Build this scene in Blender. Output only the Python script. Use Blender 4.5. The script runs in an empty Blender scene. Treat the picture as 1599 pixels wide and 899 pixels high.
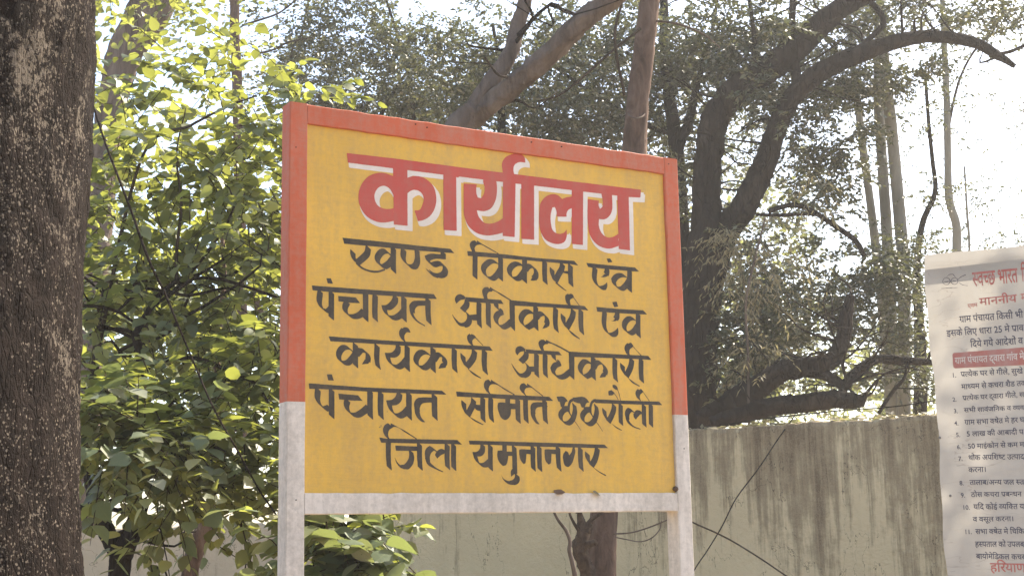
import bpy, math, random
import numpy as np
from mathutils import Vector, Matrix

# ------------------------------------------------------------------ camera, sky, sun, exposure
S = bpy.context.scene
COL = S.collection
PITCH, ROLL, FPX = 0.17967658, -0.01938605, 2150.0
EYE = np.array([0.0, 0.0, 1.6])
_cp, _sp, _cr, _sr = math.cos(PITCH), math.sin(PITCH), math.cos(ROLL), math.sin(ROLL)
_right = np.array([1.0, 0, 0]); _fwd = np.array([0, _cp, _sp]); _up = np.array([0, -_sp, _cp])
CR = _cr * _right + _sr * _up
CU = -_sr * _right + _cr * _up
cam = bpy.data.cameras.new('camera')
cam.sensor_width = 36.0; cam.lens = FPX / 1599.0 * 36.0
cam.clip_start = 0.05; cam.clip_end = 2000
co = bpy.data.objects.new('camera', cam); COL.objects.link(co)
co.matrix_world = Matrix(((CR[0], CU[0], -_fwd[0], EYE[0]), (CR[1], CU[1], -_fwd[1], EYE[1]), (CR[2], CU[2], -_fwd[2], EYE[2]), (0, 0, 0, 1)))
S.camera = co

SUN_AZ, SUN_EL = math.radians(44), math.radians(43)      # azimuth clockwise from +Y (the way the camera looks)
W = bpy.data.worlds.new('World'); S.world = W; W.use_nodes = True
wn = W.node_tree.nodes; wl = W.node_tree.links
sky = wn.new('ShaderNodeTexSky'); sky.sky_type = 'NISHITA'; sky.sun_disc = False
sky.sun_elevation = SUN_EL; sky.sun_rotation = SUN_AZ
sky.air_density = 1.0; sky.dust_density = 2.2; sky.ozone_density = 0.6; sky.altitude = 200
bg = wn['Background']; bg.inputs['Strength'].default_value = 0.14
wl.new(sky.outputs[0], bg.inputs[0])
sl = bpy.data.lights.new('sun', 'SUN'); sl.energy = 5.0; sl.angle = math.radians(0.5); sl.color = (1.0, 0.9, 0.74)
so = bpy.data.objects.new('sun', sl); COL.objects.link(so)
sd = Vector((math.sin(SUN_AZ) * math.cos(SUN_EL), math.cos(SUN_AZ) * math.cos(SUN_EL), math.sin(SUN_EL)))
so.rotation_euler = sd.to_track_quat('Z', 'Y').to_euler(); so.location = (6, 8, 12)
S.view_settings.view_transform = 'Standard'; S.view_settings.look = 'None'
S.view_settings.gamma = 1.0; S.view_settings.exposure = 1.6
S.render.engine = 'CYCLES'
S.cycles.max_bounces = 8; S.cycles.transparent_max_bounces = 4
S.cycles.diffuse_bounces = 4; S.cycles.transmission_bounces = 4; S.cycles.glossy_bounces = 2
S.cycles.use_denoising = True

random.seed(7)
RNG = np.random.default_rng(11)


# ------------------------------------------------------------------ helpers
def ray(px, py):
    a = (px - 799.5) / FPX; b = -(py - 449.5) / FPX
    return a * CR + b * CU + _fwd

def at(px, py, Y):
    """the point seen in the photograph at px, py, standing Y metres ahead"""
    d = ray(px, py)
    return EYE + d * (Y / d[1])

def mesh_fast(name, V, F):
    """V (n,3) floats, F (m,k) ints, all faces with k corners"""
    V = np.asarray(V, np.float32); F = np.asarray(F, np.int32)
    me = bpy.data.meshes.new(name)
    me.vertices.add(len(V)); me.vertices.foreach_set('co', V.ravel())
    me.loops.add(F.size); me.loops.foreach_set('vertex_index', F.ravel())
    me.polygons.add(len(F))
    me.polygons.foreach_set('loop_start', np.arange(0, F.size, F.shape[1], dtype=np.int32))
    me.polygons.foreach_set('loop_total', np.full(len(F), F.shape[1], np.int32))
    me.update(calc_edges=True)
    return me

def link(name, me, mat=None, parent=None, smooth=False, kind=None, label=None, cat=None, group=None):
    if mat is not None and not me.materials: me.materials.append(mat)
    if kind != 'stuff': me.polygons.foreach_set('use_smooth', np.full(len(me.polygons), bool(smooth)))
    o = bpy.data.objects.new(name, me); COL.objects.link(o)
    if parent is not None: o.parent = parent
    tag(o, label, cat, group, kind)
    return o

def tag(o, label=None, cat=None, group=None, kind=None):
    if label: o['label'] = label
    if cat: o['category'] = cat
    if group: o['group'] = group
    if kind: o['kind'] = kind

def empty(name, loc, label, cat, group=None, rot=0.0):
    o = bpy.data.objects.new(name, None); COL.objects.link(o)
    o.location = loc; o.rotation_euler = (0, 0, rot); o.empty_display_size = 0.1
    tag(o, label, cat, group)
    return o

def under(o, parent):
    """parent an object whose mesh is already in world coordinates"""
    o.parent = parent
    M = Matrix.Translation(parent.location) @ parent.rotation_euler.to_matrix().to_4x4()
    o.matrix_parent_inverse = M.inverted()
    return o

def resample(P, n):
    """Catmull-Rom through rows of P (any columns), n steps a span"""
    P = np.asarray(P, float)
    Q = np.vstack([2 * P[0] - P[1], P, 2 * P[-1] - P[-2]])
    out = []
    for i in range(1, len(Q) - 2):
        p0, p1, p2, p3 = Q[i - 1:i + 3]
        for k in range(n):
            t = k / n
            out.append(0.5 * ((2 * p1) + (p2 - p0) * t + (2 * p0 - 5 * p1 + 4 * p2 - p3) * t * t + (3 * p1 - p0 - 3 * p2 + p3) * t ** 3))
    out.append(P[-1])
    return np.array(out)

class MB:
    """collects quads into one mesh"""
    def __init__(s): s.V = []; s.F = []; s.n = 0
    def add(s, V, F):
        V = np.asarray(V, float); s.V.append(V); s.F.append(np.asarray(F, int) + s.n); s.n += len(V)
    def box(s, lo, hi, ux=(1, 0, 0), uy=(0, 1, 0), uz=(0, 0, 1), o=(0, 0, 0)):
        ux, uy, uz, o = map(np.asarray, (ux, uy, uz, o))
        V = [o + ux * x + uy * y + uz * z for z in (lo[2], hi[2]) for y in (lo[1], hi[1]) for x in (lo[0], hi[0])]
        s.add(V, [(0, 2, 3, 1), (4, 5, 7, 6), (0, 1, 5, 4), (2, 6, 7, 3), (0, 4, 6, 2), (1, 3, 7, 5)])
    def tube(s, P, R, seg=10, n=5, rough=0.0, cap=True, raw=False):
        """P (k,3) centre line, R (k,) radii"""
        D = np.column_stack([np.asarray(P, float), np.asarray(R, float)])
        if not raw and len(D) > 1: D = resample(D, n)
        P = D[:, :3]; R = np.maximum(D[:, 3], 1e-4)
        T = np.gradient(P, axis=0); T /= np.linalg.norm(T, axis=1)[:, None] + 1e-12
        a = np.array([1.0, 0, 0]) if abs(T[0][0]) < 0.8 else np.array([0, 1.0, 0])
        rings = []
        for i in range(len(P)):
            a = a - T[i] * (a @ T[i]); a /= np.linalg.norm(a)
            b = np.cross(T[i], a)
            th = np.arange(seg) * 2 * math.pi / seg
            rr = R[i] * np.ones(seg)
            if rough: rr = rr * (1 + rough * (0.6 * np.sin(3 * th + i * 0.23) * math.sin(i * 0.41 + 1.3) + 0.5 * np.sin(5 * th - i * 0.31) + RNG.normal(0, 0.35, seg)))
            rings.append(P[i] + np.cos(th)[:, None] * rr[:, None] * a + np.sin(th)[:, None] * rr[:, None] * b)
        V = np.concatenate(rings); m = len(P)
        i, j = np.meshgrid(np.arange(m - 1), np.arange(seg), indexing='ij')
        i = i.ravel(); j = j.ravel(); k = (j + 1) % seg
        F = np.column_stack([i * seg + j, i * seg + k, (i + 1) * seg + k, (i + 1) * seg + j])
        if cap:
            V = np.vstack([V, P[0], P[-1]]); c0 = m * seg; c1 = c0 + 1
            js = np.arange(0, seg, 2)
            F = np.vstack([F, np.column_stack([np.full(len(js), c0), (js + 2) % seg, (js + 1) % seg, js]),
                           np.column_stack([np.full(len(js), c1), (m - 1) * seg + js, (m - 1) * seg + (js + 1) % seg, (m - 1) * seg + (js + 2) % seg])])
        s.add(V, F)
    def mesh(s, name): return mesh_fast(name, np.concatenate(s.V), np.concatenate(s.F))

# ------------------------------------------------------------------ materials
def mat(name):
    m = bpy.data.materials.new(name); m.use_nodes = True
    nt = m.node_tree; b = nt.nodes['Principled BSDF']
    b.inputs['Roughness'].default_value = 0.8
    b.inputs['Specular IOR Level'].default_value = 0.3
    return m, nt, b

def N(nt, t, **kw):
    n = nt.nodes.new(t)
    for k, v in kw.items():
        if k in n.inputs: n.inputs[k].default_value = v
        else: setattr(n, k, v)
    return n

def coords(nt, scale=(1, 1, 1), space='Object'):
    if space == 'World': t = N(nt, 'ShaderNodeNewGeometry').outputs['Position']
    else: t = N(nt, 'ShaderNodeTexCoord').outputs[space]
    mp = N(nt, 'ShaderNodeMapping'); mp.inputs['Scale'].default_value = scale
    nt.links.new(t, mp.inputs['Vector']); return mp.outputs[0]

def noise(nt, vec, scale, detail=4, rough=0.55, dist=0.0):
    n = N(nt, 'ShaderNodeTexNoise'); n.inputs['Scale'].default_value = scale; n.inputs['Detail'].default_value = detail
    n.inputs['Roughness'].default_value = rough; n.inputs['Distortion'].default_value = dist
    nt.links.new(vec, n.inputs['Vector']); return n.outputs['Fac']

def ramp(nt, fac, stops):
    r = N(nt, 'ShaderNodeValToRGB'); cr = r.color_ramp
    while len(cr.elements) < len(stops): cr.elements.new(0.5)
    for e, (p, c) in zip(cr.elements, stops):
        e.position = p; e.color = (*c, 1) if len(c) == 3 else c
    nt.links.new(fac, r.inputs[0]); return r.outputs[0]

def mix(nt, fac, a, b, mode='MIX'):
    m = N(nt, 'ShaderNodeMix', data_type='RGBA', blend_type=mode)
    for s, v in ((0, fac), (6, a), (7, b)):
        if isinstance(v, (int, float)): m.inputs[s].default_value = v
        elif isinstance(v, tuple): m.inputs[s].default_value = (*v, 1)
        else: nt.links.new(v, m.inputs[s])
    return m.outputs[2]

def math_(nt, op, a, b=0.0):
    m = N(nt, 'ShaderNodeMath', operation=op)
    for s, v in ((0, a), (1, b)):
        if isinstance(v, (int, float)): m.inputs[s].default_value = v
        else: nt.links.new(v, m.inputs[s])
    return m.outputs[0]

def bump(nt, b, h, dist=0.01, strength=1.0):
    n = N(nt, 'ShaderNodeBump'); n.inputs['Distance'].default_value = dist; n.inputs['Strength'].default_value = strength
    nt.links.new(h, n.inputs['Height']); nt.links.new(n.outputs[0], b.inputs['Normal'])

def leaf_mat(name, cols, tcol, trans=0.45, rough=0.5, spec=0.3):
    """cols: ramp stops over a random value that each leaf has of its own"""
    m, nt, b = mat(name)
    g = N(nt, 'ShaderNodeNewGeometry')
    c = ramp(nt, g.outputs['Random Per Island'], cols)
    big = noise(nt, coords(nt, space='World'), 2.2, 2)
    c = mix(nt, math_(nt, 'MULTIPLY', big, 0.5), c, (0.09, 0.085, 0.05))
    nt.links.new(c, b.inputs['Base Color'])
    b.inputs['Roughness'].default_value = rough; b.inputs['Specular IOR Level'].default_value = spec
    t = N(nt, 'ShaderNodeBsdfTranslucent')
    hs = ramp(nt, g.outputs['Random Per Island'], [(0.0, tuple(x * 0.55 for x in tcol)), (0.5, tcol), (1.0, tuple(min(1, x * 1.5) for x in tcol))])
    nt.links.new(hs, t.inputs['Color'])
    ms = N(nt, 'ShaderNodeMixShader'); ms.inputs[0].default_value = trans
    nt.links.new(b.outputs[0], ms.inputs[1]); nt.links.new(t.outputs[0], ms.inputs[2])
    nt.links.new(ms.outputs[0], nt.nodes['Material Output'].inputs['Surface'])
    return m

def bark_mat(name, c0, c1, c2, scale=8.0, stretch=0.25, bumpd=0.02, speck=None, speckn=0.62, fscale=30, cracks=0.0):
    m, nt, b = mat(name)
    v = coords(nt, (1, 1, stretch), 'World'); v1 = coords(nt, space='World')
    n1 = noise(nt, v, scale, 6, 0.65, 0.6); n2 = noise(nt, v, fscale, 5, 0.7)
    c = ramp(nt, n1, [(0.3, c0), (0.52, c1), (0.75, c2)])
    c = mix(nt, math_(nt, 'MULTIPLY', n2, 0.55), c, c0)
    cv = N(nt, 'ShaderNodeTexVoronoi', feature='DISTANCE_TO_EDGE'); cv.inputs['Scale'].default_value = fscale * 0.55; nt.links.new(coords(nt, (1, 1, 0.3), 'World'), cv.inputs['Vector'])
    ck = ramp(nt, math_(nt, 'ADD', cv.outputs['Distance'], math_(nt, 'MULTIPLY', n2, 0.12)), [(0.06, (1, 1, 1)), (0.15, (0, 0, 0))])
    c = mix(nt, math_(nt, 'MULTIPLY', ck, cracks), c, tuple(x * 0.45 for x in c0))
    if speck:
        vo = N(nt, 'ShaderNodeTexVoronoi'); vo.inputs['Scale'].default_value = speck[1]; nt.links.new(v1, vo.inputs['Vector'])
        area = noise(nt, v1, 3.2, 5, 0.7); fine = noise(nt, coords(nt, (1, 1, 0.6), 'World'), speck[1] * 0.33, 3, 0.7); vary = noise(nt, v1, speck[1] * 0.7, 2)
        s1 = math_(nt, 'LESS_THAN', vo.outputs['Distance'], math_(nt, 'SUBTRACT', math_(nt, 'MULTIPLY', vary, 0.9), 0.18))
        k = math_(nt, 'GREATER_THAN', math_(nt, 'ADD', math_(nt, 'MULTIPLY', area, 0.7), math_(nt, 'MULTIPLY', fine, 0.6)), speckn)
        blot = math_(nt, 'GREATER_THAN', math_(nt, 'ADD', math_(nt, 'MULTIPLY', noise(nt, v1, 5.5, 4, 0.7), 0.75), math_(nt, 'MULTIPLY', noise(nt, coords(nt, (1, 1, 0.7), 'World'), 110, 3, 0.75), 0.6)), speckn + 0.12)
        k2 = math_(nt, 'MAXIMUM', math_(nt, 'MULTIPLY', math_(nt, 'MULTIPLY', k, s1), math_(nt, 'ADD', 0.25, vary)), math_(nt, 'MULTIPLY', blot, 0.7))
        c = mix(nt, k2, c, speck[0])
    nt.links.new(c, b.inputs['Base Color'])
    bump(nt, b, math_(nt, 'SUBTRACT', math_(nt, 'ADD', n1, math_(nt, 'MULTIPLY', n2, 0.7)), math_(nt, 'MULTIPLY', ck, cracks)), bumpd, 0.9)
    b.inputs['Roughness'].default_value = 0.95; b.inputs['Specular IOR Level'].default_value = 0.06
    return m

def paint_mat(name, col, dirt, dirty=0.35, streak=0.0, chips=None, scale=4.0, rough=0.62, bumpd=0.0018):
    """brushed enamel paint: faint brush marks, dust, grime and chips"""
    m, nt, b = mat(name)
    v = coords(nt, space='World'); vs = coords(nt, (1, 1, 0.12), 'World'); vh = coords(nt, (0.3, 0.3, 2.5), 'World')
    big = noise(nt, v, scale, 5, 0.6); fine = noise(nt, v, 60, 4, 0.7); st = noise(nt, vs, 22, 4, 0.65)
    c = mix(nt, ramp(nt, big, [(0.35, (0, 0, 0)), (0.75, (1, 1, 1))]), col, tuple(min(1, x * 1.18 + 0.01) for x in col))
    d = ramp(nt, math_(nt, 'ADD', math_(nt, 'MULTIPLY', fine, 0.5), math_(nt, 'MULTIPLY', st, 0.5)), [(0.42, (0, 0, 0)), (0.7, (1, 1, 1))])
    c = mix(nt, math_(nt, 'MULTIPLY', d, dirty), c, dirt)
    wash = noise(nt, coords(nt, (1, 1, 0.22), 'World'), 9, 5, 0.7, 0.3)
    c = mix(nt, math_(nt, 'MULTIPLY', ramp(nt, wash, [(0.45, (0, 0, 0)), (0.7, (1, 1, 1))]), dirty * 0.45), c, dirt)
    if chips:
        n = noise(nt, v, 90, 3, 0.75); a = noise(nt, v, 7, 3, 0.6)
        k = math_(nt, 'GREATER_THAN', math_(nt, 'ADD', math_(nt, 'MULTIPLY', n, 0.6), math_(nt, 'MULTIPLY', a, 0.5)), chips[1])
        c = mix(nt, k, c, chips[0])
    nt.links.new(c, b.inputs['Base Color'])
    bump(nt, b, math_(nt, 'ADD', math_(nt, 'ADD', st, noise(nt, vh, 30, 3, 0.6)), math_(nt, 'MULTIPLY', noise(nt, v, 4, 2), 4)), bumpd, 0.7)
    b.inputs['Roughness'].default_value = rough; b.inputs['Specular IOR Level'].default_value = 0.2
    return m

MAT = {}
MAT['yellow'] = paint_mat('yellow paint', (0.68, 0.405, 0.07), (0.48, 0.3, 0.12), 0.65, chips=((0.2, 0.14, 0.07), 0.765), scale=2.5)
MAT['red'] = paint_mat('red oxide paint', (0.52, 0.115, 0.05), (0.44, 0.25, 0.18), 0.6, chips=((0.12, 0.06, 0.05), 0.79), scale=5)
MAT['white'] = paint_mat('old white paint', (0.7, 0.62, 0.53), (0.36, 0.31, 0.25), 0.75, chips=((0.2, 0.18, 0.15), 0.745), scale=6)
MAT['letter_red'] = paint_mat('crimson letter paint', (0.48, 0.078, 0.058), (0.4, 0.17, 0.12), 0.5, scale=4)
MAT['letter_white'] = paint_mat('white letter paint', (0.72, 0.64, 0.56), (0.5, 0.42, 0.3), 0.25, scale=7)
MAT['letter_black'] = paint_mat('black letter paint', (0.045, 0.038, 0.032), (0.16, 0.12, 0.07), 0.6, scale=7)
MAT['bark_near'] = bark_mat('rough dark bark', (0.012, 0.0085, 0.007), (0.026, 0.018, 0.0145), (0.05, 0.036, 0.03), 20, 0.6, 0.035, speck=((0.2, 0.165, 0.13), 125), speckn=0.64, fscale=110, cracks=0.3)
MAT['bark_dark'] = bark_mat('dark bark', (0.013, 0.0095, 0.0075), (0.033, 0.024, 0.019), (0.08, 0.06, 0.047), 7, 0.3, 0.03, cracks=0.35)
MAT['bark_brown'] = bark_mat('brown bark', (0.06, 0.038, 0.028), (0.17, 0.112, 0.084), (0.3, 0.215, 0.165), 13, 0.35, 0.03)
MAT['bark_pale'] = bark_mat('pale weathered bark', (0.06, 0.045, 0.035), (0.17, 0.13, 0.105), (0.28, 0.22, 0.175), 9, 0.18, 0.03)
MAT['bark_euc'] = bark_mat('smooth grey bark', (0.16, 0.15, 0.125), (0.27, 0.26, 0.22), (0.42, 0.4, 0.34), 5, 0.2, 0.008)
MAT['twig'] = bark_mat('twig bark', (0.03, 0.022, 0.016), (0.06, 0.045, 0.033), (0.12, 0.09, 0.065), 14, 0.5, 0.004)
MAT['leaf_broad'] = leaf_mat('broad mulberry leaf', [(0.0, (0.07, 0.1, 0.045)), (0.45, (0.12, 0.155, 0.075)), (0.8, (0.19, 0.22, 0.12)), (1.0, (0.32, 0.32, 0.21))], (0.36, 0.38, 0.06), 0.4, 0.42, 0.5)
MAT['leaf_small'] = leaf_mat('dusty small leaf', [(0.0, (0.018, 0.03, 0.014)), (0.5, (0.042, 0.06, 0.029)), (0.8, (0.105, 0.115, 0.065)), (1.0, (0.34, 0.31, 0.22))], (0.14, 0.15, 0.05), 0.25, 0.42, 0.5)
MAT['leaf_pale'] = leaf_mat('pale dry leaf', [(0.0, (0.13, 0.12, 0.075)), (0.5, (0.22, 0.19, 0.12)), (1.0, (0.33, 0.27, 0.17))], (0.34, 0.3, 0.14), 0.35, 0.55, 0.3)
MAT['leaf_far'] = leaf_mat('far leaf', [(0.0, (0.06, 0.075, 0.03)), (0.5, (0.1, 0.11, 0.05)), (1.0, (0.18, 0.16, 0.08))], (0.3, 0.32, 0.09), 0.45, 0.6, 0.2)

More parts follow.
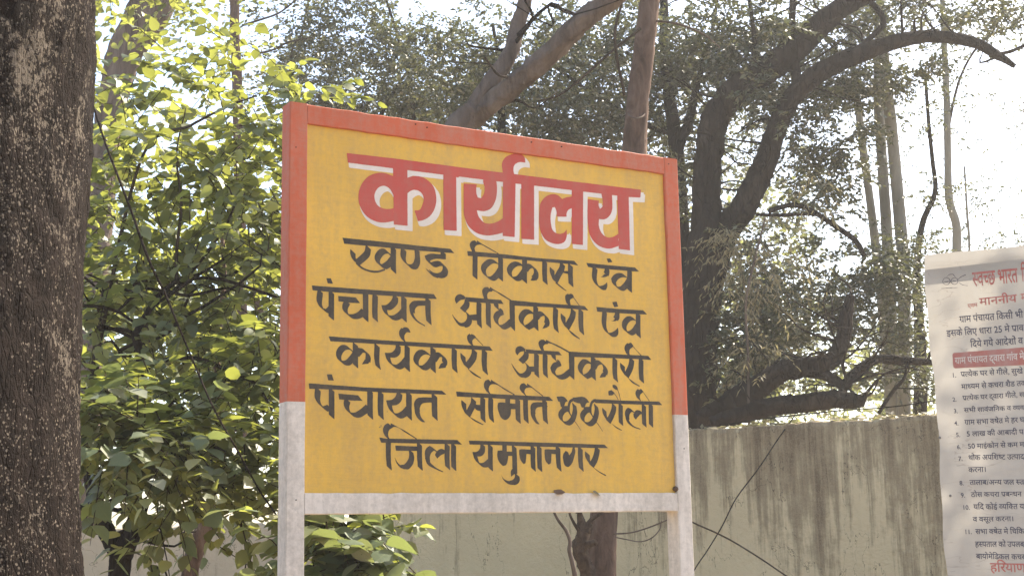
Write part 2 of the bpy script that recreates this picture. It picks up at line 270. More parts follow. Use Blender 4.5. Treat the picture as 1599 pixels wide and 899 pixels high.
# ---- brush strokes of the lettering, measured on the board (0.1 mm from its lower left corner)
STROKES = {
'A': [["B",0,0,[[1724,8074],[2925,8075],[4265,8061],[5326,8061],[5470,7934],[4264,7906],[2925,7903],[1781,7897]]],["N",170.7,-135.9,[[2059,7677],[2065,7546],[2116,7429],[2181,7350]]],["N",172.6,-136.6,[[2557,7853],[2526,7684],[2362,7499],[2189,7358]]],["H",29.1,0,[[2181,7338],[2349,7218],[2609,7142],[2871,7146],[3081,7222]]],["N",175.0,-137.9,[[3268,7694],[3176,7785],[3043,7778],[2911,7663],[2850,7528],[2924,7363],[3082,7310],[3241,7426],[3374,7585]]],["N",175.6,-137.9,[[3383,7922],[3381,7364],[3386,7197]]],["N",176.8,-138.4,[[3726,7903],[3729,7578],[3815,7474],[3962,7387],[4097,7411],[4166,7516],[4174,7928]]],["N",181.7,-140.6,[[5074,7932],[5073,7786],[4673,7761],[4527,7696],[4567,7592],[4711,7509],[4877,7558],[5042,7557],[5138,7434],[5114,7281],[4975,7190],[4818,7195],[4668,7271]]],["P",0,0,[[4450,7390],[4558,7274],[4721,7150],[4886,7101],[4887,7213],[4750,7227],[4613,7291]]]],
'B': [["B",0,0,[[5914,8044],[7017,8057],[8432,8039],[9864,8066],[10030,7922],[9736,7943],[8730,7938],[7247,7922],[5940,7894]]],["N",169.1,-118.3,[[6196,7970],[6181,7392],[6179,7232]]],["N",169.1,-118.3,[[6182,7979],[6121,8101],[6095,8206],[6159,8309],[6259,8344]]],["P",0,0,[[6275,8417],[6388,8350],[6673,8227],[7046,8067],[7046,8038],[6673,8188],[6387,8291],[6244,8271]]],["N",171.9,-119.8,[[7068,7695],[6925,7781],[6780,7794],[6606,7695],[6486,7532],[6514,7381],[6655,7257],[6784,7236],[6945,7351],[7094,7543]]],["N",172.2,-119.6,[[7108,7946],[7099,7363],[7096,7240]]],["N",175.0,-120.9,[[7933,7741],[7831,7784],[7698,7789],[7520,7702],[7416,7517],[7469,7380],[7614,7296],[7746,7324],[7867,7437],[7989,7590]]],["N",175.3,-120.7,[[7989,7969],[7975,7381],[7974,7238]]],["N",175.2,-121.1,[[8019,7618],[8126,7736],[8246,7762],[8363,7672],[8413,7546],[8380,7426],[8325,7369]]],["P",0,0,[[8189,7288],[8282,7431],[8461,7445],[8413,7311],[8323,7291]]],["N",177.9,-121.8,[[8739,7955],[8727,7492],[8741,7258]]],["N",178.7,-122.4,[[9014,7720],[9010,7593],[9112,7344]]],["N",180.3,-122.7,[[9422,7917],[9377,7755],[9266,7587],[9118,7334]]],["P",0,0,[[9181,7292],[9285,7226],[9540,7061],[9524,7041],[9284,7168],[9105,7286]]],["P",0,0,[[9406,7691],[9667,7712],[9664,7606],[9542,7623],[9404,7638]]],["N",181.3,-123.2,[[9720,7905],[9709,7570],[9718,7259]]]],
'C': [["B",0,0,[[10341,8041],[11051,8034],[12279,8045],[12441,7920],[12125,7904],[11246,7899],[10560,7896],[10396,7914]]],["B",0,0,[[11144,8250],[11283,8266],[11379,8156],[11199,8118]]],["N",181.1,-120.5,[[10675,7902],[10662,7440],[10727,7342],[10878,7247],[10978,7254]]],["P",0,0,[[10803,7301],[10959,7341],[11060,7395],[11129,7461],[11135,7307],[11086,7200],[10975,7183]]],["N",182.8,-121.1,[[11151,7922],[11143,7806],[11106,7728]]],["P",0,0,[[11017,7711],[10982,7671],[10880,7606],[11125,7645],[11206,7717]]],["N",185.4,-122.4,[[11945,7671],[11823,7734],[11677,7735],[11494,7655],[11393,7534],[11428,7404],[11559,7301],[11692,7277],[11854,7380],[12021,7582]]],["N",185.9,-122.3,[[12052,7938],[12030,7374],[12029,7237]]]],
'D': [["B",0,0,[[766,6566],[2299,6575],[4740,6598],[4844,6457],[4603,6441],[3450,6440],[1484,6415],[789,6425]]],["B",0,0,[[1221,6816],[1357,6826],[1427,6669],[1261,6669]]],["N",168.8,-128.9,[[1027,6419],[1025,6012],[1127,5888],[1279,5833],[1375,5931]]],["N",170.1,-129.4,[[1376,6418],[1378,5827],[1379,5650]]],["B",0,0,[[1596,6318],[2157,6313],[2293,6151],[2016,6140],[1602,6156]]],["N",171.7,-130.5,[[1882,6149],[1812,6000],[1826,5869],[1955,5752],[2116,5736],[2271,5793],[2412,5921]]],["N",174.1,-131.1,[[2472,6498],[2472,5766],[2472,5674]]],["N",175.2,-131.7,[[2781,6440],[2774,5812],[2780,5690]]],["N",177.7,-132.7,[[3450,6445],[3435,6310],[3332,6169],[3201,6080],[3071,6071]]],["N",176.0,-132.5,[[3077,6058],[3114,5940],[3244,5807],[3403,5778],[3564,5849],[3725,6007]]],["N",178.7,-133.2,[[3728,6427],[3725,5900],[3727,5739]]],["N",181.6,-134.6,[[4536,6305],[4273,6287],[4095,6248],[4000,6133],[4005,6026]]],["P",0,0,[[3911,6073],[4064,6084],[4049,5948],[4151,5779],[4437,5613],[4422,5585],[4121,5737],[3945,5941]]],["N",181.7,-134.5,[[4538,6430],[4539,5952],[4561,5710]]]],
'E': [["B",0,0,[[5844,6585],[7092,6582],[7187,6460],[6813,6449],[5926,6440],[5842,6458]]],["B",0,0,[[7476,6602],[8573,6586],[10218,6604],[10370,6465],[9954,6475],[8930,6470],[7577,6434],[7439,6508]]],["P",0,0,[[5515,6351],[5464,6462],[5499,6584],[5627,6663],[5761,6633],[5854,6564],[5793,6515],[5658,6475]]],["N",166.9,-127.4,[[5893,6462],[5871,6339],[5778,6228],[5727,6170]]],["N",166.6,-127.6,[[5861,6104],[5947,6013],[5958,5864],[5865,5738],[5747,5695]]],["P",0,0,[[5864,5678],[5646,5665],[5449,5847],[5335,6058],[5499,5865],[5648,5770],[5782,5793]]],["P",0,0,[[5954,6029],[6225,6076],[6239,5875],[6069,5871]]],["N",168.3,-128.0,[[6310,6463],[6300,5885],[6314,5714]]],["N",169.4,-128.5,[[6641,6471],[6631,5906],[6638,5731]]],["N",169.2,-128.3,[[6574,6524],[6525,6673],[6517,6779],[6587,6869],[6701,6893]]],["P",0,0,[[6719,6971],[6822,6908],[7096,6790],[7493,6597],[7475,6556],[7095,6735],[6821,6856],[6648,6843]]],["N",170.4,-128.9,[[6917,6487],[6925,6344],[7068,6238]]],["P",0,0,[[7035,6327],[7138,6273],[7197,6118],[7049,6176]]],["N",170.8,-129.4,[[7112,6186],[6986,6126],[6900,5983],[6956,5820],[7109,5723],[7284,5779],[7461,5927]]],["B",0,0,[[7398,6582],[7493,6588],[7596,6503],[7586,5614],[7405,5771]]],["N",175.0,-131.2,[[8331,6197],[8191,6275],[8049,6278],[7887,6169],[7813,6010],[7862,5860],[8019,5762],[8162,5832],[8362,6014]]],["N",175.3,-131.0,[[8366,6466],[8351,5889],[8358,5745]]],["N",175.1,-131.4,[[8382,6108],[8474,6213],[8618,6247],[8742,6162],[8781,6024],[8753,5914]]],["P",0,0,[[8587,5755],[8700,5942],[8854,5951],[8804,5840]]],["N",177.9,-132.1,[[9111,6454],[9094,5872],[9119,5728]]],["N",178.7,-132.8,[[9385,6234],[9384,6093],[9505,5860]]],["N",180.2,-133.2,[[9784,6436],[9755,6258],[9619,6014],[9515,5848]]],["P",0,0,[[9529,5821],[9745,5692],[10004,5525],[9989,5500],[9742,5614]]],["N",181.2,-133.6,[[10073,6455],[10064,5868],[10084,5712]]],["N",179.7,-132.8,[[9619,6595],[9572,6733],[9579,6828],[9672,6892]]],["P",0,0,[[9656,6969],[9766,6952],[9819,6877],[9707,6806],[9596,6814]]],["H",12.7,0,[[9764,6889],[9889,6755],[10014,6606]]]],
'F': [["B",0,0,[[1299,5105],[3181,5083],[6659,5091],[6776,4957],[6221,4963],[4295,4956],[2961,4963],[1352,4963]]],["N",164.3,-127.8,[[2060,4690],[1935,4796],[1793,4808],[1652,4685],[1614,4519],[1706,4375],[1865,4350],[2024,4473],[2167,4662]]],["N",164.8,-127.7,[[2142,4913],[2146,4396],[2149,4280]]],["N",164.7,-128.0,[[2185,4613],[2310,4752],[2453,4726],[2554,4581],[2543,4464]]],["P",0,0,[[2346,4332],[2453,4493],[2634,4502],[2561,4365]]],["N",167.2,-128.8,[[2841,4917],[2843,4395],[2876,4270]]],["N",169.7,-129.8,[[3530,4967],[3518,4797],[3399,4673],[3179,4646]]],["N",168.2,-129.6,[[3179,4629],[3233,4474],[3380,4336],[3527,4309],[3656,4382],[3806,4541]]],["N",170.7,-130.3,[[3827,4952],[3827,4373],[3833,4245]]],["N",170.5,-130.0,[[3727,5096],[3657,5211],[3654,5330],[3718,5425]]],["P",0,0,[[3643,5448],[3737,5515],[3867,5495],[3949,5364],[3810,5362],[3736,5300]]],["N",173.3,-131.7,[[4595,4716],[4463,4791],[4312,4790],[4161,4660],[4118,4505],[4215,4357],[4383,4321],[4554,4441],[4708,4653]]],["N",173.8,-131.7,[[4695,4929],[4690,4379],[4692,4249]]],["N",173.7,-132.0,[[4726,4585],[4842,4745],[4995,4735],[5089,4603],[5080,4499]]],["P",0,0,[[4864,4318],[4992,4495],[5164,4503],[5116,4357]]],["N",176.4,-132.8,[[5421,4950],[5421,4412],[5438,4282]]],["N",177.3,-133.4,[[5720,4764],[5726,4633],[5821,4447]]],["N",178.9,-133.9,[[6127,4934],[6099,4755],[5971,4558],[5836,4424]]],["P",0,0,[[5859,4380],[6052,4267],[6356,4096],[6324,4078],[6032,4214]]],["N",180.2,-134.4,[[6477,4952],[6468,4424],[6493,4269]]],["N",178.7,-133.6,[[6011,5116],[5962,5236],[5971,5313],[6031,5379]]],["P",0,0,[[6012,5448],[6110,5418],[6187,5346],[6068,5276],[5991,5342]]],["H",12.3,0,[[6129,5367],[6245,5269],[6421,5114]]]],
'G': [["B",0,0,[[7959,5072],[8295,5062],[9190,5062],[9295,4943],[8898,4939],[8080,4944],[7974,4954]]],["B",0,0,[[9553,5080],[11036,5083],[12687,5095],[12806,4965],[12292,4963],[11031,4944],[9767,4914],[9585,4926]]],["P",0,0,[[7650,4862],[7582,4965],[7609,5088],[7751,5162],[7890,5118],[7966,5054],[7905,5012],[7764,4974]]],["N",169.6,-125.9,[[7985,4970],[7968,4862],[7871,4751],[7774,4667]]],["N",169.2,-126.1,[[7955,4618],[8045,4531],[8059,4395],[7958,4269],[7844,4225]]],["P",0,0,[[7973,4179],[7746,4185],[7541,4387],[7401,4644],[7570,4434],[7748,4297],[7871,4296]]],["P",0,0,[[8052,4531],[8281,4542],[8277,4368],[8143,4368]]],["N",170.8,-126.4,[[8355,4946],[8341,4377],[8351,4249]]],["N",171.9,-126.9,[[8676,4962],[8661,4391],[8671,4260]]],["N",171.7,-126.7,[[8621,5017],[8539,5151],[8523,5249],[8586,5323],[8701,5345]]],["P",0,0,[[8732,5414],[8838,5368],[9159,5261],[9597,5076],[9570,5034],[9158,5209],[8836,5306],[8656,5281]]],["N",172.9,-127.3,[[8981,4974],[8996,4842],[9143,4720]]],["P",0,0,[[9110,4811],[9199,4768],[9278,4618],[9142,4658]]],["N",173.4,-127.9,[[9178,4666],[9043,4607],[8942,4470],[8995,4328],[9165,4234],[9347,4266],[9531,4382],[9662,4465]]],["B",0,0,[[9560,5056],[9663,5070],[9777,4982],[9750,4166],[9565,4306]]],["N",177.7,-129.6,[[10443,4718],[10297,4783],[10186,4790],[10046,4684],[9983,4541],[10033,4388],[10177,4291],[10338,4370],[10492,4533]]],["N",178.1,-129.5,[[10499,4943],[10480,4407],[10490,4251]]],["N",177.9,-129.8,[[10514,4612],[10612,4751],[10762,4786],[10908,4677],[10967,4538],[10937,4442]]],["P",0,0,[[10714,4286],[10844,4454],[11052,4494],[10951,4317]]],["N",181.0,-130.7,[[11345,4937],[11330,4380],[11351,4233]]],["N",181.9,-131.3,[[11637,4741],[11639,4599],[11768,4399]]],["N",183.4,-131.7,[[12021,4950],[11986,4757],[11882,4546],[11775,4386]]],["P",0,0,[[11812,4353],[12029,4219],[12304,4081],[12280,4055],[11989,4180]]],["N",184.7,-132.2,[[12394,4971],[12373,4424],[12385,4240]]],["N",183.0,-131.4,[[11881,5087],[11833,5228],[11852,5318],[11944,5409]]],["P",0,0,[[11908,5471],[12006,5502],[12098,5401],[12037,5318],[11883,5326]]],["H",12.8,0,[[12060,5399],[12190,5278],[12414,5081]]]],
'H': [["B",0,0,[[687,3712],[2467,3660],[4985,3657],[5134,3542],[4765,3537],[3059,3532],[1479,3561],[711,3554]]],["B",0,0,[[1247,3997],[1405,4003],[1463,3823],[1291,3822]]],["N",171.2,-137.5,[[977,3553],[982,3206],[1068,3089],[1202,2987],[1338,3044]]],["N",172.8,-138.2,[[1398,3556],[1401,2940],[1402,2780]]],["B",0,0,[[1609,3448],[2232,3422],[2373,3264],[2058,3259],[1638,3280]]],["N",174.4,-139.4,[[1898,3262],[1861,3114],[1904,2981],[2035,2859],[2189,2842],[2364,2927],[2555,3081]]],["N",177.3,-140.3,[[2614,3573],[2614,2894],[2619,2800]]],["N",178.6,-140.9,[[2957,3531],[2951,2931],[2962,2801]]],["N",180.9,-142.0,[[3570,3537],[3533,3371],[3403,3257],[3223,3230]]],["N",179.3,-141.7,[[3229,3211],[3267,3076],[3386,2916],[3536,2854],[3687,2910],[3855,3066]]],["N",182.0,-142.5,[[3879,3537],[3875,2929],[3880,2806]]],["N",185.0,-144.1,[[4701,3360],[4392,3353],[4223,3311],[4139,3171],[4144,3074]]],["P",0,0,[[4050,3127],[4221,3132],[4229,2994],[4280,2831],[4408,2696],[4371,2687],[4218,2752],[4097,2894]]],["N",185.2,-144.0,[[4728,3511],[4728,2981],[4736,2821]]]],
'I': [["B",0,0,[[5467,3648],[6448,3621],[8790,3603],[8934,3476],[8653,3471],[7730,3470],[6700,3487],[5490,3495]]],["N",165.1,-126.8,[[5726,3327],[5729,3195],[5840,2957]]],["N",166.3,-127.3,[[6070,3417],[6052,3293],[5962,3125],[5854,2944]]],["P",0,0,[[5871,2914],[6033,2841],[6399,2674],[6381,2654],[6131,2745]]],["P",0,0,[[6115,3273],[6291,3267],[6287,3079],[6187,3099],[6113,3163]]],["N",167.4,-127.7,[[6390,3495],[6381,2949],[6391,2795]]],["N",168.4,-128.1,[[6671,3504],[6670,2957],[6692,2803]]],["N",168.2,-127.9,[[6601,3644],[6527,3764],[6524,3853],[6581,3956],[6671,3993]]],["P",0,0,[[6685,4067],[6812,3998],[7167,3810],[7526,3637],[7512,3609],[7167,3765],[6836,3921],[6682,3915]]],["B",0,0,[[7187,3531],[7368,3537],[7351,3334],[7183,3329]]],["P",0,0,[[6927,3354],[7004,3368],[7184,3362],[7411,3347],[7386,3178],[7356,2976],[7277,2874],[7173,2826],[7046,2879],[6947,3054],[6905,3253]]],["B",0,0,[[7338,3345],[7571,3341],[7567,3173],[7334,3166]]],["N",171.6,-129.5,[[7633,3492],[7628,2984],[7637,2794]]],["N",172.6,-129.9,[[7911,3524],[7915,2992],[7923,2808]]],["N",172.6,-129.8,[[7871,3655],[7800,3766],[7804,3834],[7872,3911],[7951,3930]]],["P",0,0,[[7979,3999],[8108,3925],[8342,3774],[8572,3623],[8550,3604],[8315,3751],[8107,3868],[7975,3852]]],["N",175.0,-131.2,[[8636,3352],[8357,3339],[8238,3306],[8174,3191],[8180,3112]]],["P",0,0,[[8089,3154],[8247,3159],[8256,3001],[8318,2845],[8413,2730],[8341,2728],[8187,2853],[8099,3019]]],["N",175.0,-131.0,[[8615,3479],[8614,3011],[8635,2803]]]],
'J': [["P",0,0,[[9057,3618],[9359,3606],[9483,3488],[9394,3446],[9337,3330],[9214,3292],[9178,3451],[9112,3471]]],["N",156.2,-121.6,[[9415,3240],[9277,3156],[9195,3028],[9211,2903],[9334,2799],[9455,2779],[9607,2872],[9708,3054],[9743,3216],[9718,3376]]],["H",43.9,0,[[9710,3549],[9578,3487],[9520,3370],[9496,3208]]],["P",0,0,[[9444,3207],[9542,3210],[9548,3141],[9638,2994],[9610,2971],[9506,3105]]],["P",0,0,[[9242,3327],[9472,3334],[9480,3151],[9263,3133]]],["H",9.2,0,[[9702,2870],[9820,2735],[9938,2573]]],["N",158.7,-122.7,[[10241,3237],[10100,3152],[10016,3023],[10031,2897],[10156,2792],[10280,2772],[10435,2866],[10538,3049],[10575,3212],[10550,3374]]],["H",44.3,0,[[10542,3548],[10407,3486],[10347,3368],[10322,3205]]],["P",0,0,[[10270,3203],[10369,3206],[10375,3137],[10467,2989],[10438,2965],[10332,3101]]],["P",0,0,[[10065,3324],[10299,3332],[10306,3147],[10085,3129]]],["H",9.3,0,[[10532,2863],[10652,2727],[10771,2563]]],["P",0,0,[[9658,3609],[10179,3599],[10299,3475],[10187,3437],[10114,3331],[10003,3293],[9939,3429],[9843,3438],[9708,3479]]],["B",0,0,[[10455,3585],[11607,3576],[13054,3588],[13190,3475],[12697,3469],[11460,3459],[10534,3460]]],["N",160.7,-123.6,[[10867,3244],[10873,3132],[11009,2880]]],["N",162.0,-124.0,[[11253,3415],[11232,3259],[11143,3070],[11014,2869]]],["P",0,0,[[11084,2847],[11235,2758],[11534,2613],[11511,2594],[11288,2689]]],["N",162.8,-124.3,[[11514,3446],[11498,2986],[11505,2818]]],["P",0,0,[[11046,3862],[11166,3902],[11290,3813],[11217,3739],[11061,3722],[11043,3780]]],["H",11.8,0,[[11275,3788],[11343,3720],[11423,3594]]],["P",0,0,[[11215,4069],[11300,4079],[11397,4017],[11427,3905],[11337,3920],[11220,3986]]],["H",10.6,0,[[11416,3911],[11472,3760],[11508,3585]]],["N",164.1,-125.1,[[11965,3257],[11875,3278],[11792,3217],[11753,3110],[11761,3028]]],["P",0,0,[[11678,3085],[11844,3089],[11824,2948],[11946,2798],[12279,2669],[12264,2645],[11915,2750],[11709,2933]]],["N",165.2,-125.6,[[12337,3209],[12208,3210],[12118,3132]]],["P",0,0,[[12004,3164],[12207,3194],[12241,3124],[12096,2966],[12014,3059]]],["N",165.7,-125.6,[[12436,3452],[12424,3010],[12429,2786]]],["N",166.6,-125.9,[[12719,3484],[12700,3018],[12696,2792]]],["N",165.2,-125.2,[[12241,3645],[12200,3762],[12221,3846],[12296,3913]]],["P",0,0,[[12254,3942],[12343,3988],[12440,3901],[12380,3851],[12250,3847]]],["H",9.6,0,[[12411,3900],[12535,3750],[12660,3601]]]],
'K': [["B",0,0,[[2902,2212],[3129,2179],[4113,2183],[5491,2180],[5643,2049],[4968,2055],[4324,2054],[3315,2055],[2964,2058]]],["N",159.3,-128.8,[[3198,2102],[3204,1529],[3224,1327]]],["N",159.2,-128.6,[[3167,2203],[3111,2324],[3113,2418],[3161,2507],[3255,2566]]],["P",0,0,[[3276,2638],[3401,2575],[3735,2422],[4124,2202],[4109,2179],[3735,2380],[3421,2532],[3255,2496]]],["B",0,0,[[3419,1982],[4133,1965],[4132,1832],[3439,1831]]],["N",161.5,-130.1,[[3931,1820],[3957,1688],[3944,1575],[3876,1451],[3760,1356],[3687,1356]]],["P",0,0,[[3401,1634],[3479,1504],[3604,1411],[3750,1422],[3728,1286],[3583,1336],[3458,1475]]],["N",162.6,-130.4,[[4215,2044],[4218,1540],[4236,1323]]],["N",164.2,-131.3,[[4718,1879],[4622,1925],[4525,1851],[4473,1714],[4480,1600]]],["P",0,0,[[4389,1637],[4544,1638],[4554,1525],[4702,1384],[5002,1232],[4991,1209],[4680,1326],[4468,1448]]],["P",0,0,[[4727,1726],[4815,1852],[4934,1907],[5074,1865],[5051,1779],[4932,1720],[4801,1613]]],["N",165.8,-131.9,[[5141,2041],[5135,1550],[5150,1349]]],["N",166.5,-132.2,[[5362,2045],[5352,1552],[5358,1322]]]],
'L': [["B",0,0,[[5877,2173],[8338,2158],[10827,2132],[10964,2023],[10490,2019],[7985,2030],[6684,2056],[5908,2052]]],["N",162.1,-126.0,[[6364,2051],[6341,1875],[6226,1771],[6086,1761]]],["N",161.0,-125.9,[[6092,1740],[6146,1581],[6270,1452],[6404,1433],[6607,1557]]],["N",163.0,-126.4,[[6630,2029],[6622,1441],[6623,1318]]],["B",0,0,[[7050,2077],[7211,2079],[7206,1844],[7045,1841]]],["P",0,0,[[6883,1883],[7087,1886],[7257,1844],[7234,1594],[7163,1446],[7060,1416],[6944,1517],[6864,1736]]],["B",0,0,[[7189,1858],[7428,1856],[7425,1729],[7186,1725]]],["N",165.8,-127.7,[[7474,2013],[7479,1655],[7478,1302]]],["P",0,0,[[7340,1271],[7435,1375],[7565,1361],[7568,1185],[7464,1169],[7343,1095]]],["N",165.5,-128.6,[[7560,1141],[7561,1032],[7483,935],[7373,905]]],["P",0,0,[[6965,1204],[7070,1041],[7272,963],[7443,993],[7440,844],[7270,861],[7085,977]]],["B",0,0,[[7775,1941],[8087,1930],[8083,1788],[7771,1801]]],["P",0,0,[[7653,1924],[7775,1941],[7913,1913],[7909,1779],[7868,1512],[7798,1476],[7698,1599],[7650,1776]]],["N",168.0,-128.7,[[8149,2024],[8140,1544],[8148,1322]]],["N",168.8,-129.0,[[8377,2028],[8374,1547],[8385,1309]]],["B",0,0,[[8684,1954],[9021,1945],[9017,1800],[8680,1820]]],["P",0,0,[[8571,1938],[8684,1954],[8825,1927],[8821,1776],[8796,1521],[8706,1473],[8603,1579],[8567,1788]]],["N",171.1,-130.1,[[9068,2024],[9070,1554],[9092,1330]]],["P",0,0,[[9342,1913],[9256,1797],[9250,1616],[9327,1437],[9416,1407],[9544,1484],[9659,1712],[9712,1894],[9694,2015],[9615,2029],[9575,1892],[9481,1776],[9430,1875]]],["N",174.0,-131.3,[[9905,2007],[9900,1563],[9918,1336]]],["N",174.7,-131.9,[[10165,1840],[10170,1688],[10305,1476]]],["N",176.2,-132.3,[[10556,2014],[10520,1845],[10432,1630],[10308,1458]]],["P",0,0,[[10340,1431],[10538,1311],[10864,1157],[10838,1133],[10573,1259]]]],
'M': [["B",0,0,[[1853,10685],[3486,10711],[5649,10708],[5644,10365],[5099,10394],[3864,10395],[3377,10394],[1888,10391]]],["P",0,0,[[3378,10556],[3866,10616],[3861,8646],[3398,8637]]],["P",0,0,[[3394,10147],[3161,10200],[2912,10198],[2559,10039],[2313,9729],[2233,9390],[2296,9067],[2523,8794],[2839,8671],[3086,8669],[3399,8750],[3390,9142],[3194,9101],[3016,9109],[2840,9207],[2762,9381],[2787,9583],[2911,9747],[3089,9810],[3267,9737],[3391,9550]]],["P",0,0,[[3845,10139],[3991,10207],[4246,10247],[4540,10169],[4760,9972],[4849,9675],[4809,9331],[4640,9043],[4418,8885],[4217,8825],[4164,8961],[4100,9149],[4275,9191],[4368,9352],[4417,9527],[4370,9691],[4243,9785],[4061,9792],[3842,9649]]]],
'N': [["P",0,0,[[5106,10629],[5557,10614],[5553,8652],[5094,8631]]],["B",0,0,[[5062,10700],[7228,10715],[9295,10729],[9286,10429],[6967,10404],[5058,10400]]],["P",0,0,[[5820,10196],[6287,10221],[6270,9935],[6318,9801],[6433,9789],[6532,9929],[6567,10176],[6520,10345],[6581,10527],[6950,10535],[7005,10366],[7019,10087],[6955,9766],[6775,9486],[6561,9384],[6273,9381],[6346,9182],[6535,9011],[6746,8998],[7019,9094],[7225,9229],[7215,8756],[6933,8660],[6624,8606],[6280,8643],[5997,8821],[5831,9130],[5811,9540]]],["P",0,0,[[7256,10747],[7721,10696],[7636,8650],[7197,8643]]],["P",0,0,[[7253,10605],[7230,10814],[7222,11025],[7337,11216],[7577,11360],[7937,11416],[8056,11341],[8091,11149],[7851,11130],[7689,11029],[7638,10863],[7681,10656]]],["P",0,0,[[7927,10649],[8406,10526],[8357,8629],[7879,8610]]]],
'O': [["B",0,0,[[8439,10709],[10505,10738],[12637,10758],[12603,10478],[12105,10446],[10284,10433],[8432,10423]]],["P",0,0,[[9838,10214],[9650,10172],[9462,10090],[9300,10198],[9116,10214],[8828,10093],[8639,9877],[8578,9551],[8569,9196],[8614,8918],[8789,8670],[9069,8572],[9314,8577],[9522,8685],[9602,8870],[9608,9085],[9489,8966],[9283,8911],[9082,8998],[9007,9239],[9025,9597],[9083,9763],[9166,9790],[9224,9689],[9238,9476],[9617,9514],[9621,9622],[9678,9736],[9846,9825]]],["P",0,0,[[9849,10547],[10295,10525],[10223,8624],[9787,8620]]],["P",0,0,[[10465,10199],[10910,10192],[10894,10008],[10942,9911],[11030,9986],[11059,10208],[11005,10458],[11435,10506],[11445,10213],[11421,9917],[11319,9724],[11100,9574],[10887,9563],[10878,9316],[11037,9041],[11248,8970],[11464,9027],[11640,9135],[11632,8715],[11276,8600],[11021,8606],[10730,8724],[10508,8991],[10444,9346]]],["P",0,0,[[11653,10567],[12121,10507],[12094,8611],[11641,8618]]]],
'P': [["B",0,0,[[10674,6603],[11580,6594],[12546,6614],[12703,6486],[12418,6468],[11574,6455],[11178,6451],[10707,6448]]],["B",0,0,[[11310,6804],[11490,6838],[11547,6670],[11383,6642]]],["N",176.4,-121.1,[[10999,6469],[10985,5929],[11046,5817],[11209,5715],[11347,5728]]],["P",0,0,[[11152,5766],[11312,5825],[11413,5889],[11505,5969],[11511,5762],[11434,5675],[11285,5653]]],["N",178.1,-121.7,[[11496,6502],[11484,6341],[11427,6254]]],["P",0,0,[[11367,6234],[11326,6198],[11226,6167],[11445,6189],[11547,6262],[11488,6291]]],["N",180.4,-122.9,[[12207,6270],[12128,6307],[12008,6311],[11864,6232],[11764,6076],[11776,5927],[11888,5833],[11977,5808],[12130,5881],[12300,6075]]],["N",181.0,-122.9,[[12335,6489],[12320,5842],[12325,5733]]]]}
